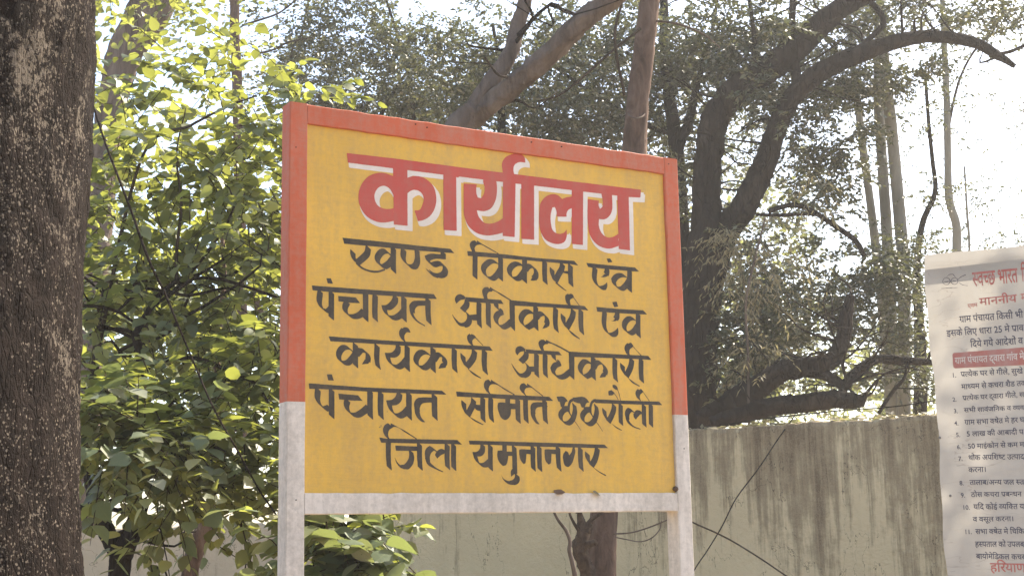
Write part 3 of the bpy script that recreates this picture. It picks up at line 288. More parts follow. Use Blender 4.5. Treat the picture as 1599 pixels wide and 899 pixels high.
# ---- printed lines of the notice: text, left x, left height, right x, right height, letter height, colour (metres on the sheet)
NOTICE = {'PO': [1.3139, 4.3, 2.4577], 'band': [[0.0643, -0.3157], [0.3023, -0.3161], [0.3015, -0.3708], [0.0637, -0.3639]], 'pts': {'bridge': [[0.0645, -0.0757], [0.0729, -0.0685], [0.0848, -0.0678], [0.0919, -0.0778]], 'temple': [[0.0971, -0.0876], [0.1096, -0.0788], [0.1236, -0.0742]], 'temple2': [[0.1004, -0.0961], [0.1115, -0.1045], [0.1268, -0.1092]], 'base': [[0.0461, -0.1097], [0.0718, -0.1104], [0.0953, -0.1119]], 'c1': [[0.0635, -0.088]], 'c2': [[0.0881, -0.0903]], 'r1': [[0.0644, -0.0768]], 'm1': [[0.0575, -0.0893], [0.0694, -0.0894]], 'm2': [[0.0831, -0.0901], [0.093, -0.0904]], 'bl': [[0.0077, -0.9965]], 'br': [[0.3038, -0.0024]]}, 'rows': [
["स<वच<छ भारत", 0.1434, -0.0704, 0.2774, -0.0716, 0.0424, "r"],
["िम", 0.2887, -0.0719, 0.3112, -0.0715, 0.0407, "r"],
["एवम", 0.1223, -0.1676, 0.1515, -0.1666, 0.0111, "r"],
["माननीय", 0.1583, -0.1531, 0.269, -0.1527, 0.022, "r"],
["म", 0.2822, -0.1521, 0.2972, -0.1517, 0.0217, "r"],
["ग_ाम पंचायत िकसी भी", 0.0943, -0.2033, 0.2834, -0.2059, 0.0191, "k"],
["इसके िलए धारा 25 मे प_ाव", 0.052, -0.2439, 0.2819, -0.2473, 0.0181, "k"],
["िदये गये आदेशों व", 0.1212, -0.2836, 0.2768, -0.2864, 0.0187, "k"],
["ग_ाम पंचायत द्वारा गांव मे", 0.071, -0.3314, 0.2767, -0.3336, 0.019, "w"],
["1.", 0.0578, -0.3775, 0.0655, -0.3781, 0.0139, "k"],
["प_त<येक घर से गीले, सुखे", 0.0851, -0.3766, 0.2692, -0.38, 0.0149, "k"],
["माध<यम से कचरा शैड तक", 0.0841, -0.4154, 0.2772, -0.4177, 0.0149, "k"],
["2.", 0.0541, -0.4532, 0.0695, -0.4542, 0.0129, "k"],
["प_त<येक घर द्वारा गीले, स", 0.0853, -0.4513, 0.267, -0.452, 0.0138, "k"],
["3.", 0.0553, -0.4891, 0.0707, -0.4901, 0.0128, "k"],
["सभी साव^जिनक व व<यव", 0.0863, -0.4891, 0.2638, -0.4916, 0.0128, "k"],
["4.", 0.0544, -0.5267, 0.0698, -0.5276, 0.0128, "k"],
["ग_ाम सभा क<षेत_ मे हर घ", 0.0854, -0.5258, 0.2609, -0.5273, 0.0145, "k"],
["5.", 0.0566, -0.5625, 0.071, -0.5633, 0.0132, "k"],
["5 लाख की आबादी प", 0.0884, -0.5618, 0.2561, -0.5637, 0.0141, "k"],
["6.", 0.0567, -0.5999, 0.072, -0.6007, 0.0127, "k"],
["50 माईक_ोन से कम म", 0.0894, -0.5996, 0.2548, -0.6018, 0.0137, "k"],
["7.", 0.0579, -0.6354, 0.0713, -0.636, 0.0137, "k"],
["थोक अपिशष<ट उत<पाद", 0.0887, -0.6338, 0.2518, -0.6377, 0.0146, "k"],
["करना।", 0.0859, -0.6706, 0.1391, -0.6709, 0.0148, "k"],
["8.", 0.0561, -0.7096, 0.0714, -0.7102, 0.0136, "k"],
["तालाब/अन<य जल स<त_", 0.0868, -0.7092, 0.2457, -0.7132, 0.0141, "k"],
["9.", 0.0572, -0.7466, 0.0705, -0.7471, 0.0136, "k"],
["ठोस कचरा प_बन<धन", 0.0878, -0.7461, 0.2354, -0.7487, 0.0137, "k"],
["10.", 0.0592, -0.7836, 0.0811, -0.7842, 0.0135, "k"],
["यिद कोई व<यिक<त य", 0.0926, -0.7826, 0.2398, -0.7853, 0.0148, "k"],
["व वसूल करना।", 0.0878, -0.8204, 0.2074, -0.8214, 0.0136, "k"],
["11.", 0.0597, -0.857, 0.0812, -0.8574, 0.0135, "k"],
["सभा क<षेत_ मे िचिक", 0.0926, -0.8569, 0.2338, -0.8585, 0.0142, "k"],
["हस<पताल को उपलब", 0.0888, -0.894, 0.2307, -0.8961, 0.0153, "k"],
["बायोमेिडकल कचर", 0.0888, -0.9302, 0.2295, -0.9337, 0.0145, "k"],
["हिरयाण", 0.1279, -0.9582, 0.2291, -0.9608, 0.0246, "r"]]}
NAILS = [[0.4102, 1.1863], [0.4499, 1.1814], [0.9426, 1.1829], [0.8275, 1.1832], [1.3761, 1.1771], [0.0189, 1.0623], [1.3917, 0.2043], [0.0287, 0.0402]]


# ------------------------------------------------------------------ ground and walls
def tri(P): return P

def ground():
    n = 60; xs = np.concatenate([np.linspace(-300, -20, 8), np.linspace(-18, 18, n), np.linspace(20, 300, 8)])
    ys = np.concatenate([np.linspace(-300, -12, 8), np.linspace(-10, 26, n), np.linspace(28, 400, 8)])
    X, Y = np.meshgrid(xs, ys); Z = RNG.normal(0, 0.012, X.shape)
    V = np.column_stack([X.ravel(), Y.ravel(), Z.ravel()]); m = len(xs)
    i, j = np.meshgrid(np.arange(len(ys) - 1), np.arange(m - 1), indexing='ij'); a = (i * m + j).ravel()
    M, nt, b = mat('dusty sandy soil')
    v = coords(nt, space='World')
    c = ramp(nt, noise(nt, v, 0.7, 6, 0.65), [(0.3, (0.2, 0.14, 0.085)), (0.55, (0.32, 0.235, 0.15)), (0.8, (0.42, 0.32, 0.21))])
    nt.links.new(c, b.inputs['Base Color']); bump(nt, b, noise(nt, v, 30, 5, 0.7), 0.02)
    link('ground', mesh_fast('ground', V, np.column_stack([a, a + 1, a + m + 1, a + m])), M, kind='structure')
ground()

def wall_mat(name, base, stain, light, amount, xs=0.0):
    m, nt, b = mat(name)
    geo = N(nt, 'ShaderNodeNewGeometry').outputs['Position']
    sx = N(nt, 'ShaderNodeSeparateXYZ'); nt.links.new(geo, sx.inputs[0])
    v = coords(nt, space='World'); vs = coords(nt, (1, 1, 0.045), 'World'); vs2 = coords(nt, (1, 1, 0.13), 'World')
    cl = noise(nt, v, 1.1, 5, 0.6)
    c = ramp(nt, cl, [(0.3, tuple(x * 0.86 for x in base)), (0.6, base), (0.8, light)])
    s0 = noise(nt, coords(nt, (1, 1, 0.03), 'World'), 2.3, 4, 0.6)
    s1 = noise(nt, vs, 5.2, 5, 0.62, 0.15); s2 = noise(nt, vs2, 21, 5, 0.7, 0.2); s3 = noise(nt, vs, 60, 3, 0.6)
    # rain streaks run down from the top edge and thin out below
    hgt = math_(nt, 'MULTIPLY', math_(nt, 'SUBTRACT', sx.outputs['Z'], 1.2), 0.13)
    k = math_(nt, 'ADD', math_(nt, 'ADD', math_(nt, 'MULTIPLY', s1, 0.62), math_(nt, 'MULTIPLY', s2, 0.3)), math_(nt, 'MULTIPLY', s3, 0.14))
    k = math_(nt, 'ADD', math_(nt, 'ADD', k, hgt), math_(nt, 'MULTIPLY', math_(nt, 'SUBTRACT', s0, 0.5), 0.35))
    k = math_(nt, 'ADD', k, math_(nt, 'MULTIPLY', math_(nt, 'SUBTRACT', sx.outputs['X'], 1.5), xs))
    blotch = noise(nt, v, 7, 6, 0.75); k = math_(nt, 'ADD', k, math_(nt, 'MULTIPLY', math_(nt, 'SUBTRACT', blotch, 0.5), 0.22))
    fac = ramp(nt, k, [(0.6 - amount, (0, 0, 0)), (0.68 - amount, (0.6, 0.6, 0.6)), (0.8 - amount, (1, 1, 1))])
    spk = noise(nt, v, 130, 3, 0.8)
    fac = math_(nt, 'MULTIPLY', fac, math_(nt, 'ADD', 0.45, math_(nt, 'MULTIPLY', spk, 0.85)))
    c = mix(nt, fac, c, stain)
    cn = noise(nt, coords(nt, (1, 1, 0.55), 'World'), 1.6, 6, 0.6, 0.5)
    crk = math_(nt, 'LESS_THAN', math_(nt, 'ABSOLUTE', math_(nt, 'SUBTRACT', cn, 0.5)), 0.0016)
    c = mix(nt, math_(nt, 'MULTIPLY', crk, 0.65), c, (0.06, 0.045, 0.03))
    nt.links.new(c, b.inputs['Base Color'])
    bump(nt, b, math_(nt, 'ADD', noise(nt, v, 26, 5, 0.7), math_(nt, 'ADD', noise(nt, v, 2.5, 3), s1)), 0.02, 0.8)
    b.inputs['Roughness'].default_value = 0.95; b.inputs['Specular IOR Level'].default_value = 0.08
    return m

def on_z(px, py, z):
    d = ray(px, py); return EYE + d * ((z - EYE[2]) / d[2])

def wall(name, A, B, top, thick, m, label):
    A = np.array(A[:2]); B = np.array(B[:2]); L = np.linalg.norm(B - A); ux = (B - A) / L
    nx = np.array([-ux[1], ux[0]])
    if nx @ A < 0: nx = -nx                       # thickness goes away from the camera
    n = max(4, int(L / 0.035)); s = np.linspace(0, L, n)
    w = sum(a * np.sin(s * k + p) for a, k, p in ((0.004, 2.1, 0.4), (0.003, 7.0, 1.0), (0.002, 19, 2))) + RNG.normal(0, 0.004, n) + 0.006 * np.round(0.5 + 0.7 * np.sin(s * 3.3 + 2 * np.sin(s * 9)))
    rows = []                                       # profile: foot front, shoulder front, top front, top back, foot back
    for off, z, wob in ((0, -0.3, 0), (0, top - 0.03, 0.25), (0.006, top - 0.006, 1), (0.02, top, 1.0), (thick * 0.5, top + 0.006, 1.3), (thick - 0.01, top, 1), (thick, top - 0.02, 0.6), (thick, -0.3, 0)):
        P = A + ux * s[:, None] + nx * (off + (RNG.normal(0, 0.0012, n)[:, None] if wob else 0))
        rows.append(np.column_stack([P, z + w * wob + (RNG.normal(0, 0.002, n) if wob >= 1 else 0)]))
    V = np.concatenate(rows); r = len(rows)
    i, j = np.meshgrid(np.arange(r - 1), np.arange(n - 1), indexing='ij'); a = (i * n + j).ravel()
    F = np.column_stack([a, a + 1, a + n + 1, a + n])
    caps = [[k * n for k in (0, 1, 2, 7)], [k * n for k in (2, 3, 4, 5)], [k * n for k in (2, 5, 6, 7)]]
    caps += [[k + n - 1 for k in c][::-1] for c in caps]
    F = np.vstack([F, caps])
    return link(name, mesh_fast(name, V, F), m, label=label, cat='wall')

WT = 2.35
Pa = on_z(1085, 672, WT); Pb = on_z(1480, 645, WT)
dr = (Pb - Pa) / np.linalg.norm(Pb - Pa)
Pend = Pb + dr * 7
tc = (Pa[0] + 0.139 * Pa[1]) / (dr[0] + 0.139 * dr[1]); Pc = Pa - dr * tc
mw = wall_mat('rain streaked cement plaster', (0.64, 0.53, 0.33), (0.125, 0.085, 0.052), (0.7, 0.59, 0.39), 0.02, 0.035)
wall('boundary_wall', Pc, Pend, WT, 0.23, mw, 'tall plastered boundary wall with black rain streaks, behind the yellow board')
LZ = 1.765
Pl = at(140, 824.5, 12.0); Pm = at(430, 819, 12.0); LZ = 1.752
dl = (Pl - Pm) / np.linalg.norm(Pl - Pm)
ml = wall_mat('tan cement plaster', (0.6, 0.48, 0.33), (0.28, 0.2, 0.13), (0.68, 0.56, 0.4), -0.05)
dl = np.array([-1.0, 0, 0]); Pm2 = np.array([Pc[0] + 0.1, 12.0 + 0.0, 0])
wall('boundary_wall', Pm2, Pl + dl * 8, LZ, 0.2, ml, 'lower tan plastered boundary wall behind the leafy shrub at the left')
# the pillar where the two walls meet, hidden behind the board from here
pm = MB(); pc = Pc[:2]
pm.box((-0.2, -0.1, -0.3), (0.2, 0.3, WT + 0.05), o=(pc[0], pc[1], 0))
pm.box((-0.24, -0.14, WT + 0.053), (0.24, 0.34, WT + 0.11), o=(pc[0], pc[1], 0))
link('wall_pillar', pm.mesh('wall_pillar'), mw, label='square plaster pillar where the tall wall ends, behind the yellow board', cat='pillar')

# ------------------------------------------------------------------ the yellow office board
YAW = 0.52774358
BX, BY, BZ, BW, BH = -0.64245474, 3.88975172, 1.67757882, 1.41525378, 1.2
board = empty('sign_board', (BX, BY, 0), 'large yellow hand-painted Hindi office board in a red and white wooden frame', 'sign board', rot=YAW)

def slotbox(name, parts, mats, bev=0.003, nseg=1):
    """parts: (lo, hi, slot); ONE mesh, edges worn round, faces facing each other left out"""
    V = []; F = []; mi = []
    me = bpy.data.meshes.new(name)
    for lo, hi, sl in parts:
        b = len(V)
        V += [(x, y, z) for z in (lo[2], hi[2]) for y in (lo[1], hi[1]) for x in (lo[0], hi[0])]
        fs = [(0, 2, 3, 1), (4, 5, 7, 6), (0, 1, 5, 4), (2, 6, 7, 3), (0, 4, 6, 2), (1, 3, 7, 5)]
        F += [tuple(b + i for i in f) for f in fs]; mi += [sl] * 6
    me.from_pydata(V, [], F)
    for m in mats: me.materials.append(m)
    me.polygons.foreach_set('material_index', mi); me.update()
    return me

D = 0.066; RED_Z = 0.316
def post(x0, x1, top):
    import bmesh
    bm = bmesh.new(); zs = [-BZ - 0.3, -1.0, -0.5, 0.0, RED_Z - BZ * 0, top]
    zs = [-BZ - 0.3] + list(np.arange(-1.6, RED_Z - 0.03, 0.06)) + [RED_Z] + list(np.arange(RED_Z + 0.06, top - 0.03, 0.06)) + [top]
    e = 0.003; prof = [(x0 + e, 0), (x1 - e, 0), (x1, e), (x1, D - e), (x1 - e, D), (x0 + e, D), (x0, D - e), (x0, e)]
    rings = []
    for z in zs:
        w = [RNG.normal(0, 0.0005) for _ in prof]
        rings.append([bm.verts.new((x + w[k], y + w[k], z + BZ)) for k, (x, y) in enumerate(prof)])
    for a, b, z in zip(rings[:-1], rings[1:], zs[:-1]):
        for k in range(8):
            f = bm.faces.new((a[k], a[(k + 1) % 8], b[(k + 1) % 8], b[k])); f.material_index = 1 if z >= RED_Z - 1e-6 else 0
    t = bm.faces.new(rings[-1]); t.material_index = 1
    bm.faces.new(rings[0][::-1])
    me = bpy.data.meshes.new('post'); bm.to_mesh(me); bm.free()
    me.materials.append(MAT['white']); me.materials.append(MAT['red'])
    return link('post', me, None, board)
post(0.0, 0.0555, 1.2005)
post(1.358, BW, 1.1985)
def rail(name, z0, z1, m):
    mb = MB(); n = 40; xs = np.linspace(0.0556, 1.3579, n)
    V = []
    for x in xs:
        w = RNG.normal(0, 0.0005, 4)
        for (y, z) in ((0.002, z0 + 0.002), (0.004, z0), (D - 0.004, z0), (D - 0.002, z0 + 0.002), (D - 0.002, z1 - 0.002), (D - 0.004, z1), (0.004, z1), (0.002, z1 - 0.002)):
            V.append((x, y + w[0] * 0.6, z + BZ + w[1] * (1.3 if z > (z0 + z1) / 2 else 1)))
    F = []
    for i in range(n - 1):
        for k in range(8): F.append((i * 8 + k, i * 8 + (k + 1) % 8, i * 8 + 8 + (k + 1) % 8, i * 8 + 8 + k))
    F = [f[::-1] for f in F]
    link(name, mesh_fast(name, V, F), m, board)
rail('top_rail', 1.1405, 1.199, MAT['red'])
rail('bottom_rail', 0.0, 0.0588, MAT['white'])
pn = MB(); pn.box((0.05, 0.012, 0.05 + BZ), (1.364, 0.03, 1.148 + BZ))
link('sign_panel', pn.mesh('sign_panel'), MAT['yellow'], board)
for u_, z_ in NAILS:
    nb_ = MB(); nb_.tube([(u_, 0.003, z_ + BZ), (u_ + .0005, -0.0012, z_ + BZ)], [0.0022, 0.0018], seg=8, raw=True)
    link('nail', nb_.mesh('nail'), MAT['bark_dark'], board)
# a battened back so the board is complete from behind
for bx in (0.5, 0.92):
    bt = MB(); bt.box((bx, 0.0305, 0.06 + BZ), (bx + 0.05, 0.055, 1.14 + BZ)); link('back_batten', bt.mesh('back_batten'), MAT['white'], board)

# ---- painting engine: strokes of a flat brush (N), round brush (H) and filled outlines (P smooth, B straight), board units of 0.1 mm
def smooth_path(P, closed, n=6):
    P = np.array(P, float); M = len(P)
    if M < 3: return P
    def corner(i):
        if not closed and (i == 0 or i == M - 1): return True
        a = P[i] - P[i - 1]; b = P[(i + 1) % M] - P[i]
        return (a @ b) / (np.linalg.norm(a) * np.linalg.norm(b) + 1e-9) < 0.62
    cor = [corner(i) for i in range(M)]
    def tan(j):
        if cor[j]: return None
        a = P[j] - P[j - 1]; b = P[(j + 1) % M] - P[j]; la = np.linalg.norm(a); lb = np.linalg.norm(b)
        t = a / la * lb + b / lb * la; return t / (np.linalg.norm(t) + 1e-9)
    out = []
    for i in range(M if closed else M - 1):
        p1 = P[i]; p2 = P[(i + 1) % M]; L = np.linalg.norm(p2 - p1); m1 = tan(i); m2 = tan((i + 1) % M)
        if m1 is None and m2 is None: out.append(p1); continue
        m1 = (p2 - p1) / L if m1 is None else m1; m2 = (p2 - p1) / L if m2 is None else m2
        for k in range(n):
            t = k / n
            out.append((2 * t ** 3 - 3 * t * t + 1) * p1 + (t ** 3 - 2 * t * t + t) * m1 * L + (3 * t * t - 2 * t ** 3) * p2 + (t ** 3 - t * t) * m2 * L)
    if not closed: out.append(P[-1])
    return np.array(out)

def sd_seg(X, Y, a, b):
    d = b - a; t = np.clip(((X - a[0]) * d[0] + (Y - a[1]) * d[1]) / (d @ d + 1e-9), 0, 1)
    return np.hypot(X - a[0] - t * d[0], Y - a[1] - t * d[1])

def sd_poly(X, Y, P):
    d = np.full(X.shape, 1e9); ins = np.zeros(X.shape, bool)
    for i in range(len(P)):
        a = P[i - 1]; b = P[i]; d = np.minimum(d, sd_seg(X, Y, a, b))
        if a[1] != b[1]: ins ^= ((a[1] > Y) != (b[1] > Y)) & (X < (b[0] - a[0]) * (Y - a[1]) / (b[1] - a[1]) + a[0])
    return np.where(ins, -d, d)

def field(strokes, cell, pad=60):
    allp = np.array([p for s in strokes for p in s[3]], float)
    lo = allp.min(0) - 120 - pad; hi = allp.max(0) + 120 + pad
    nx, ny = int((hi[0] - lo[0]) / cell) + 2, int((hi[1] - lo[1]) / cell) + 2
    F = np.full((ny, nx), 50.0)
    def put(P, m, fn):
        a = np.clip(((P.min(0) - m - lo) / cell).astype(int), 0, None); b = ((P.max(0) + m - lo) / cell).astype(int) + 2
        sub = F[a[1]:b[1], a[0]:b[0]]
        if not sub.size: return
        Y, X = np.mgrid[a[1]:a[1] + sub.shape[0], a[0]:a[0] + sub.shape[1]]
        np.minimum(sub, fn(X * cell + lo[0], Y * cell + lo[1]), out=sub)
    for kd, p, q, pts in strokes:
        pts = np.array(pts, float)
        if kd in 'PB':
            P = smooth_path(pts, True) if kd == 'P' else pts
            put(P, 30, lambda X, Y: sd_poly(X, Y, P))
        elif kd == 'H':
            P = smooth_path(pts, False)
            for a, b in zip(P[:-1], P[1:]): put(np.array([a, b]), p + 30, lambda X, Y: sd_seg(X, Y, a, b) - p)
        else:
            P = smooth_path(pts, False); h = np.array([p, q]) / 2; h = h * (1 - 11 / np.linalg.norm(h))
            for a, b in zip(P[:-1], P[1:]):
                Q = np.array([a - h, a + h, b + h, b - h])
                put(Q, 42, lambda X, Y: sd_poly(X, Y, Q) - 11)
    # a hand-held brush never leaves a ruler-straight edge
    Y, X = np.mgrid[0:ny, 0:nx]; X = X * cell + lo[0]; Y = Y * cell + lo[1]
    F += 2.2 * np.sin(X * 0.011 + Y * 0.007) * np.sin(Y * 0.013 - X * 0.004 + 1) + 1.2 * np.sin(X * 0.05 + 2 * np.sin(Y * 0.03))
    return F, lo

def contour_mesh(name, F, lo, cell, to3d, scale=1e-4):
    """marching squares: a flat film of paint wherever F < 0"""
    ins = F < 0; ny, nx = F.shape; V = []; idx = {}; faces = []
    def node(i, j):
        k = (i, j)
        if k not in idx: idx[k] = len(V); V.append((lo[0] + j * cell, lo[1] + i * cell))
        return idx[k]
    def cross(i, j, i2, j2):
        k = (i, j, i2, j2)
        if k not in idx:
            a = F[i, j]; b = F[i2, j2]; t = a / (a - b)
            idx[k] = len(V); V.append((lo[0] + (j + (j2 - j) * t) * cell, lo[1] + (i + (i2 - i) * t) * cell))
        return idx[k]
    full = ins[:-1, :-1] & ins[1:, :-1] & ins[:-1, 1:] & ins[1:, 1:]
    anyc = ins[:-1, :-1] | ins[1:, :-1] | ins[:-1, 1:] | ins[1:, 1:]
    for i in range(ny - 1):
        row = full[i]; d = np.diff(np.concatenate([[0], row.astype(np.int8), [0]]))
        for s, e in zip(np.where(d == 1)[0], np.where(d == -1)[0]):
            faces.append((node(i, s), node(i, e), node(i + 1, e), node(i + 1, s)))
    for i, j in zip(*np.where(anyc & ~full)):
        cs = ((i, j), (i, j + 1), (i + 1, j + 1), (i + 1, j)); poly = []
        for k in range(4):
            a = cs[k]; b = cs[(k + 1) % 4]
            if ins[a]: poly.append(node(*a))
            if ins[a] != ins[b]:
                p, q = (a, b) if a < b else (b, a); poly.append(cross(*p, *q))
        if len(poly) >= 3: faces.append(tuple(poly))
    me = bpy.data.meshes.new(name); me.from_pydata([to3d(x * scale, y * scale) for x, y in V], [], faces); me.update()
    return me

CELL = 10.0
def paint_part(name, strokes, matr, lift, shifts=((0, 0),), label=None, cell=CELL):
    F, lo = field(strokes, cell, 260 if len(shifts) > 1 else 60)
    if shifts != ((0, 0),):
        G = np.full(F.shape, 50.0)
        for sx, sy in shifts:
            kx, ky = int(round(sx / cell)), int(round(sy / cell))
            G = np.minimum(G, np.roll(np.roll(F, kx, 1), ky, 0))
        F = G
    me = contour_mesh(name, F, lo, cell, lambda x, y: (x, 0.012 - lift, y + BZ))
    return link(name, me, matr, board, label=label)

head = STROKES['M'] + STROKES['N'] + STROKES['O']
paint_part('headline_shadow', head, MAT['letter_white'], 0.0004, ((40, -140), (68, -150), (105, -152), (145, -152), (172, -148), (120, -90)), 'white drop shadow behind the crimson headline')
paint_part('headline_lettering', head, MAT['letter_red'], 0.0009, label='crimson headline lettering')
for k in 'ABCDEPFGHIJKL':
    paint_part('painted_word', STROKES[k], MAT['letter_black'], 0.0005)

# ------------------------------------------------------------------ the white notice board at the right
PO = np.array(NOTICE['PO']); PYAW = math.atan2(-.503, .865)
notice = empty('notice_board', (PO[0], PO[1], 0), 'tall white printed notice board with red and black Hindi lines at the right edge', 'notice board', rot=PYAW)
PW, PZ0 = 1.2, -1.35
def notice_mats():
    m, nt, b = mat('printed flex sheet')
    v = coords(nt, space='World')
    big = noise(nt, v, 3, 5, 0.6); st = noise(nt, coords(nt, (1, 1, 0.2), 'World'), 16, 4, 0.6)
    c = ramp(nt, big, [(0.3, (0.39, 0.365, 0.32)), (0.6, (0.46, 0.43, 0.38)), (0.8, (0.52, 0.48, 0.42))])
    c = mix(nt, ramp(nt, st, [(0.5, (0, 0, 0)), (0.8, (0.5, 0.5, 0.5))]), c, (0.36, 0.32, 0.27))
    cn = noise(nt, coords(nt, (1, 1, 3.2), 'World'), 7, 3, 0.5, 0.4)
    crease = math_(nt, 'LESS_THAN', math_(nt, 'ABSOLUTE', math_(nt, 'SUBTRACT', cn, 0.52)), 0.006)
    patch = math_(nt, 'GREATER_THAN', noise(nt, v, 5.5, 3, 0.6), 0.55)
    c = mix(nt, math_(nt, 'MULTIPLY', math_(nt, 'MULTIPLY', crease, patch), 0.4), c, (0.28, 0.25, 0.22))
    nt.links.new(c, b.inputs['Base Color'])
    bump(nt, b, math_(nt, 'ADD', noise(nt, v, 5, 3), math_(nt, 'MULTIPLY', crease, 0.15)), 0.012, 0.6)
    b.inputs['Roughness'].default_value = 0.55
    t = N(nt, 'ShaderNodeBsdfTranslucent'); nt.links.new(c, t.inputs['Color'])
    ms = N(nt, 'ShaderNodeMixShader'); ms.inputs[0].default_value = 0.28
    nt.links.new(b.outputs[0], ms.inputs[1]); nt.links.new(t.outputs[0], ms.inputs[2])
    nt.links.new(ms.outputs[0], nt.nodes['Material Output'].inputs['Surface'])
    return m
MAT['flex'] = notice_mats()
MAT['print_red'] = paint_mat('faded red print', (0.44, 0.11, 0.09), (0.4, 0.3, 0.27), 0.55, scale=8)
MAT['print_black'] = paint_mat('faded blue black print', (0.065, 0.065, 0.1), (0.2, 0.19, 0.18), 0.4, scale=8)
MAT['print_white'] = paint_mat('white print', (0.62, 0.56, 0.5), (0.5, 0.4, 0.35), 0.3, scale=8)
def flex_sheet():
    nx, nz = 60, 110; V = []
    for k in range(nz):
        z = PZ0 + (-PZ0) * k / (nz - 1)
        for i in range(nx):
            x = PW * i / (nx - 1)
            edge = 0.004 * math.sin(z * 9.0) + 0.002 * math.sin(z * 31 + 1) if i == 0 else 0
            top = 0.003 * math.sin(x * 14 + 1) if k == nz - 1 else 0
            V.append((x + edge, 0.0, PO[2] + z + top))
    i, j = np.meshgrid(np.arange(nz - 1), np.arange(nx - 1), indexing='ij'); a = (i * nx + j).ravel()
    F = np.column_stack([a, a + 1, a + nx + 1, a + nx])
    link('printed_sheet', mesh_fast('printed_sheet', V, F), MAT['flex'], notice)
flex_sheet()
mm, nt_, b_ = mat('grey steel tube'); b_.inputs['Base Color'].default_value = (0.2, 0.19, 0.18, 1); b_.inputs['Metallic'].default_value = 0.6; b_.inputs['Roughness'].default_value = 0.5
for x in (0.36, PW - 0.04):
    t = MB(); t.box((x - 0.0125, 0.003, -0.3), (x + 0.0125, 0.028, PO[2] - 0.012)); link('post', t.mesh('post'), mm, notice)
for z in (PO[2] - 0.03, PO[2] + PZ0 + 0.03):
    t = MB(); t.box((0.004, 0.0285, z - 0.0125), (PW - 0.004, 0.0535, z + 0.0125)); link('crossbar', t.mesh('crossbar'), mm, notice)

GLY = {}
def glyph(ch):
    """outline of one character at size 1, with its advance, from Blender's built-in letters"""
    if ch in GLY: return GLY[ch]
    def geo(s):
        c = bpy.data.curves.new('g', 'FONT'); c.body = s; c.size = 1; c.resolution_u = 3; c.offset = 0.014
        o = bpy.data.objects.new('g', c); COL.objects.link(o); bpy.context.view_layer.update()
        me = bpy.data.meshes.new_from_object(o.evaluated_get(bpy.context.evaluated_depsgraph_get()))
        V = np.array([v.co[:2] for v in me.vertices]) if me.vertices else np.zeros((0, 2)); F = [tuple(p.vertices) for p in me.polygons]
        bpy.data.objects.remove(o); bpy.data.curves.remove(c); bpy.data.meshes.remove(me)
        return V, F
    V, F = geo(ch); a = geo(ch + 'llllllll')[0][:, 0].max() - geo('llllllll')[0][:, 0].max()
    GLY[ch] = (V, F, a); return GLY[ch]

def cut(V, F, x):
    """the half form of a letter: what stands left of its upright"""
    keep = []; V = V.copy()
    for f in F:
        if V[list(f), 0].min() < x: keep.append(f)
    V[:, 0] = np.minimum(V[:, 0], x)
    return V, keep

def text_run(s):
    out = []; pen = 0.0; i = 0
    while i < len(s):
        ch = s[i]; nx = s[i + 1] if i + 1 < len(s) else ''
        if ch == '^':                                # reph: the hook above the line
            h = np.array([(-0.17, 0.60), (-0.1, 0.60), (-0.08, 0.7), (0.0, 0.76), (-0.03, 0.82), (-0.13, 0.77)]); out.append((h + [pen - 0.0, 0], [(0, 1, 2, 3, 4, 5)])); i += 1; continue
        if ch == '_':                                # rakar: the slanting stroke below
            h = np.array([(-0.12, 0.22), (-0.12, 0.15), (-0.36, 0.02), (-0.40, 0.07)]); out.append((h + [pen, 0], [(0, 1, 2, 3)])); i += 1; continue
        if ch == ' ': pen += 0.26; i += 1; continue
        V, F, a = glyph(ch)
        if nx == '<' and len(V):
            x = a - 0.155; V2, F2 = cut(V, F, x); out.append((V2 + [pen, 0], F2)); pen += x; i += 2; continue
        if len(V): out.append((V + [pen, 0], F))
        pen += a; i += 1
    Vs = []; Fs = []; n = 0
    for V, F in out:
        Vs.append(V); Fs += [tuple(k + n for k in f) for f in F]; n += len(V)
    return np.concatenate(Vs), Fs, pen

HEADY = 0.622
for t, x0, z0, x1, z1, h, c in NOTICE['rows']:
    V, F, adv = text_run(t)
    isnum = t[0] in '0123456789' and len(t) <= 3
    sx = (x1 - x0) / adv; sy = h / HEADY
    if isnum: sx = sy * 0.85; sy = h / 0.7
    hh = 0.7 if isnum else HEADY
    P = [(x0 + x * sx, -0.0012, PO[2] + z0 + (z1 - z0) * (x / adv) + (y - hh) * sy) for x, y in V]
    me = bpy.data.meshes.new('text_line'); me.from_pydata(P, [], F); me.update()
    link('text_line', me, MAT[{'r': 'print_red', 'k': 'print_black', 'w': 'print_white'}[c]], notice)
bd = NOTICE['band']
me = bpy.data.meshes.new('red_band')
rb = []
x0, zt, zb = bd[0][0], bd[0][1], bd[3][1]; xe = bd[1][0]; sl = (bd[1][1] - bd[0][1]) / (bd[1][0] - bd[0][0]); slb = (bd[2][1] - bd[3][1]) / (bd[2][0] - bd[3][0]); r_ = 0.006
for cx, top, a0 in ((x0 + r_, False, 180), (x0 + r_, True, 90)):
    for a in range(5):
        an = math.radians(a0 + (a * 22.5 if not top else 90 - a * 22.5)) if False else 0
prof = [(x0, zb + r_), (x0 + r_ * 0.3, zb + r_ * 0.3), (x0 + r_, zb), (xe, zb + slb * (xe - x0)), (xe, zt + sl * (xe - x0)), (x0 + r_, zt), (x0 + r_ * 0.3, zt - r_ * 0.3), (x0, zt - r_)]
me.from_pydata([(x, -0.0006, PO[2] + z) for x, z in prof], [], [tuple(range(8))]); me.update()
MAT['band'] = paint_mat('sun bleached red band', (0.42, 0.16, 0.13), (0.42, 0.33, 0.3), 0.6, scale=8)
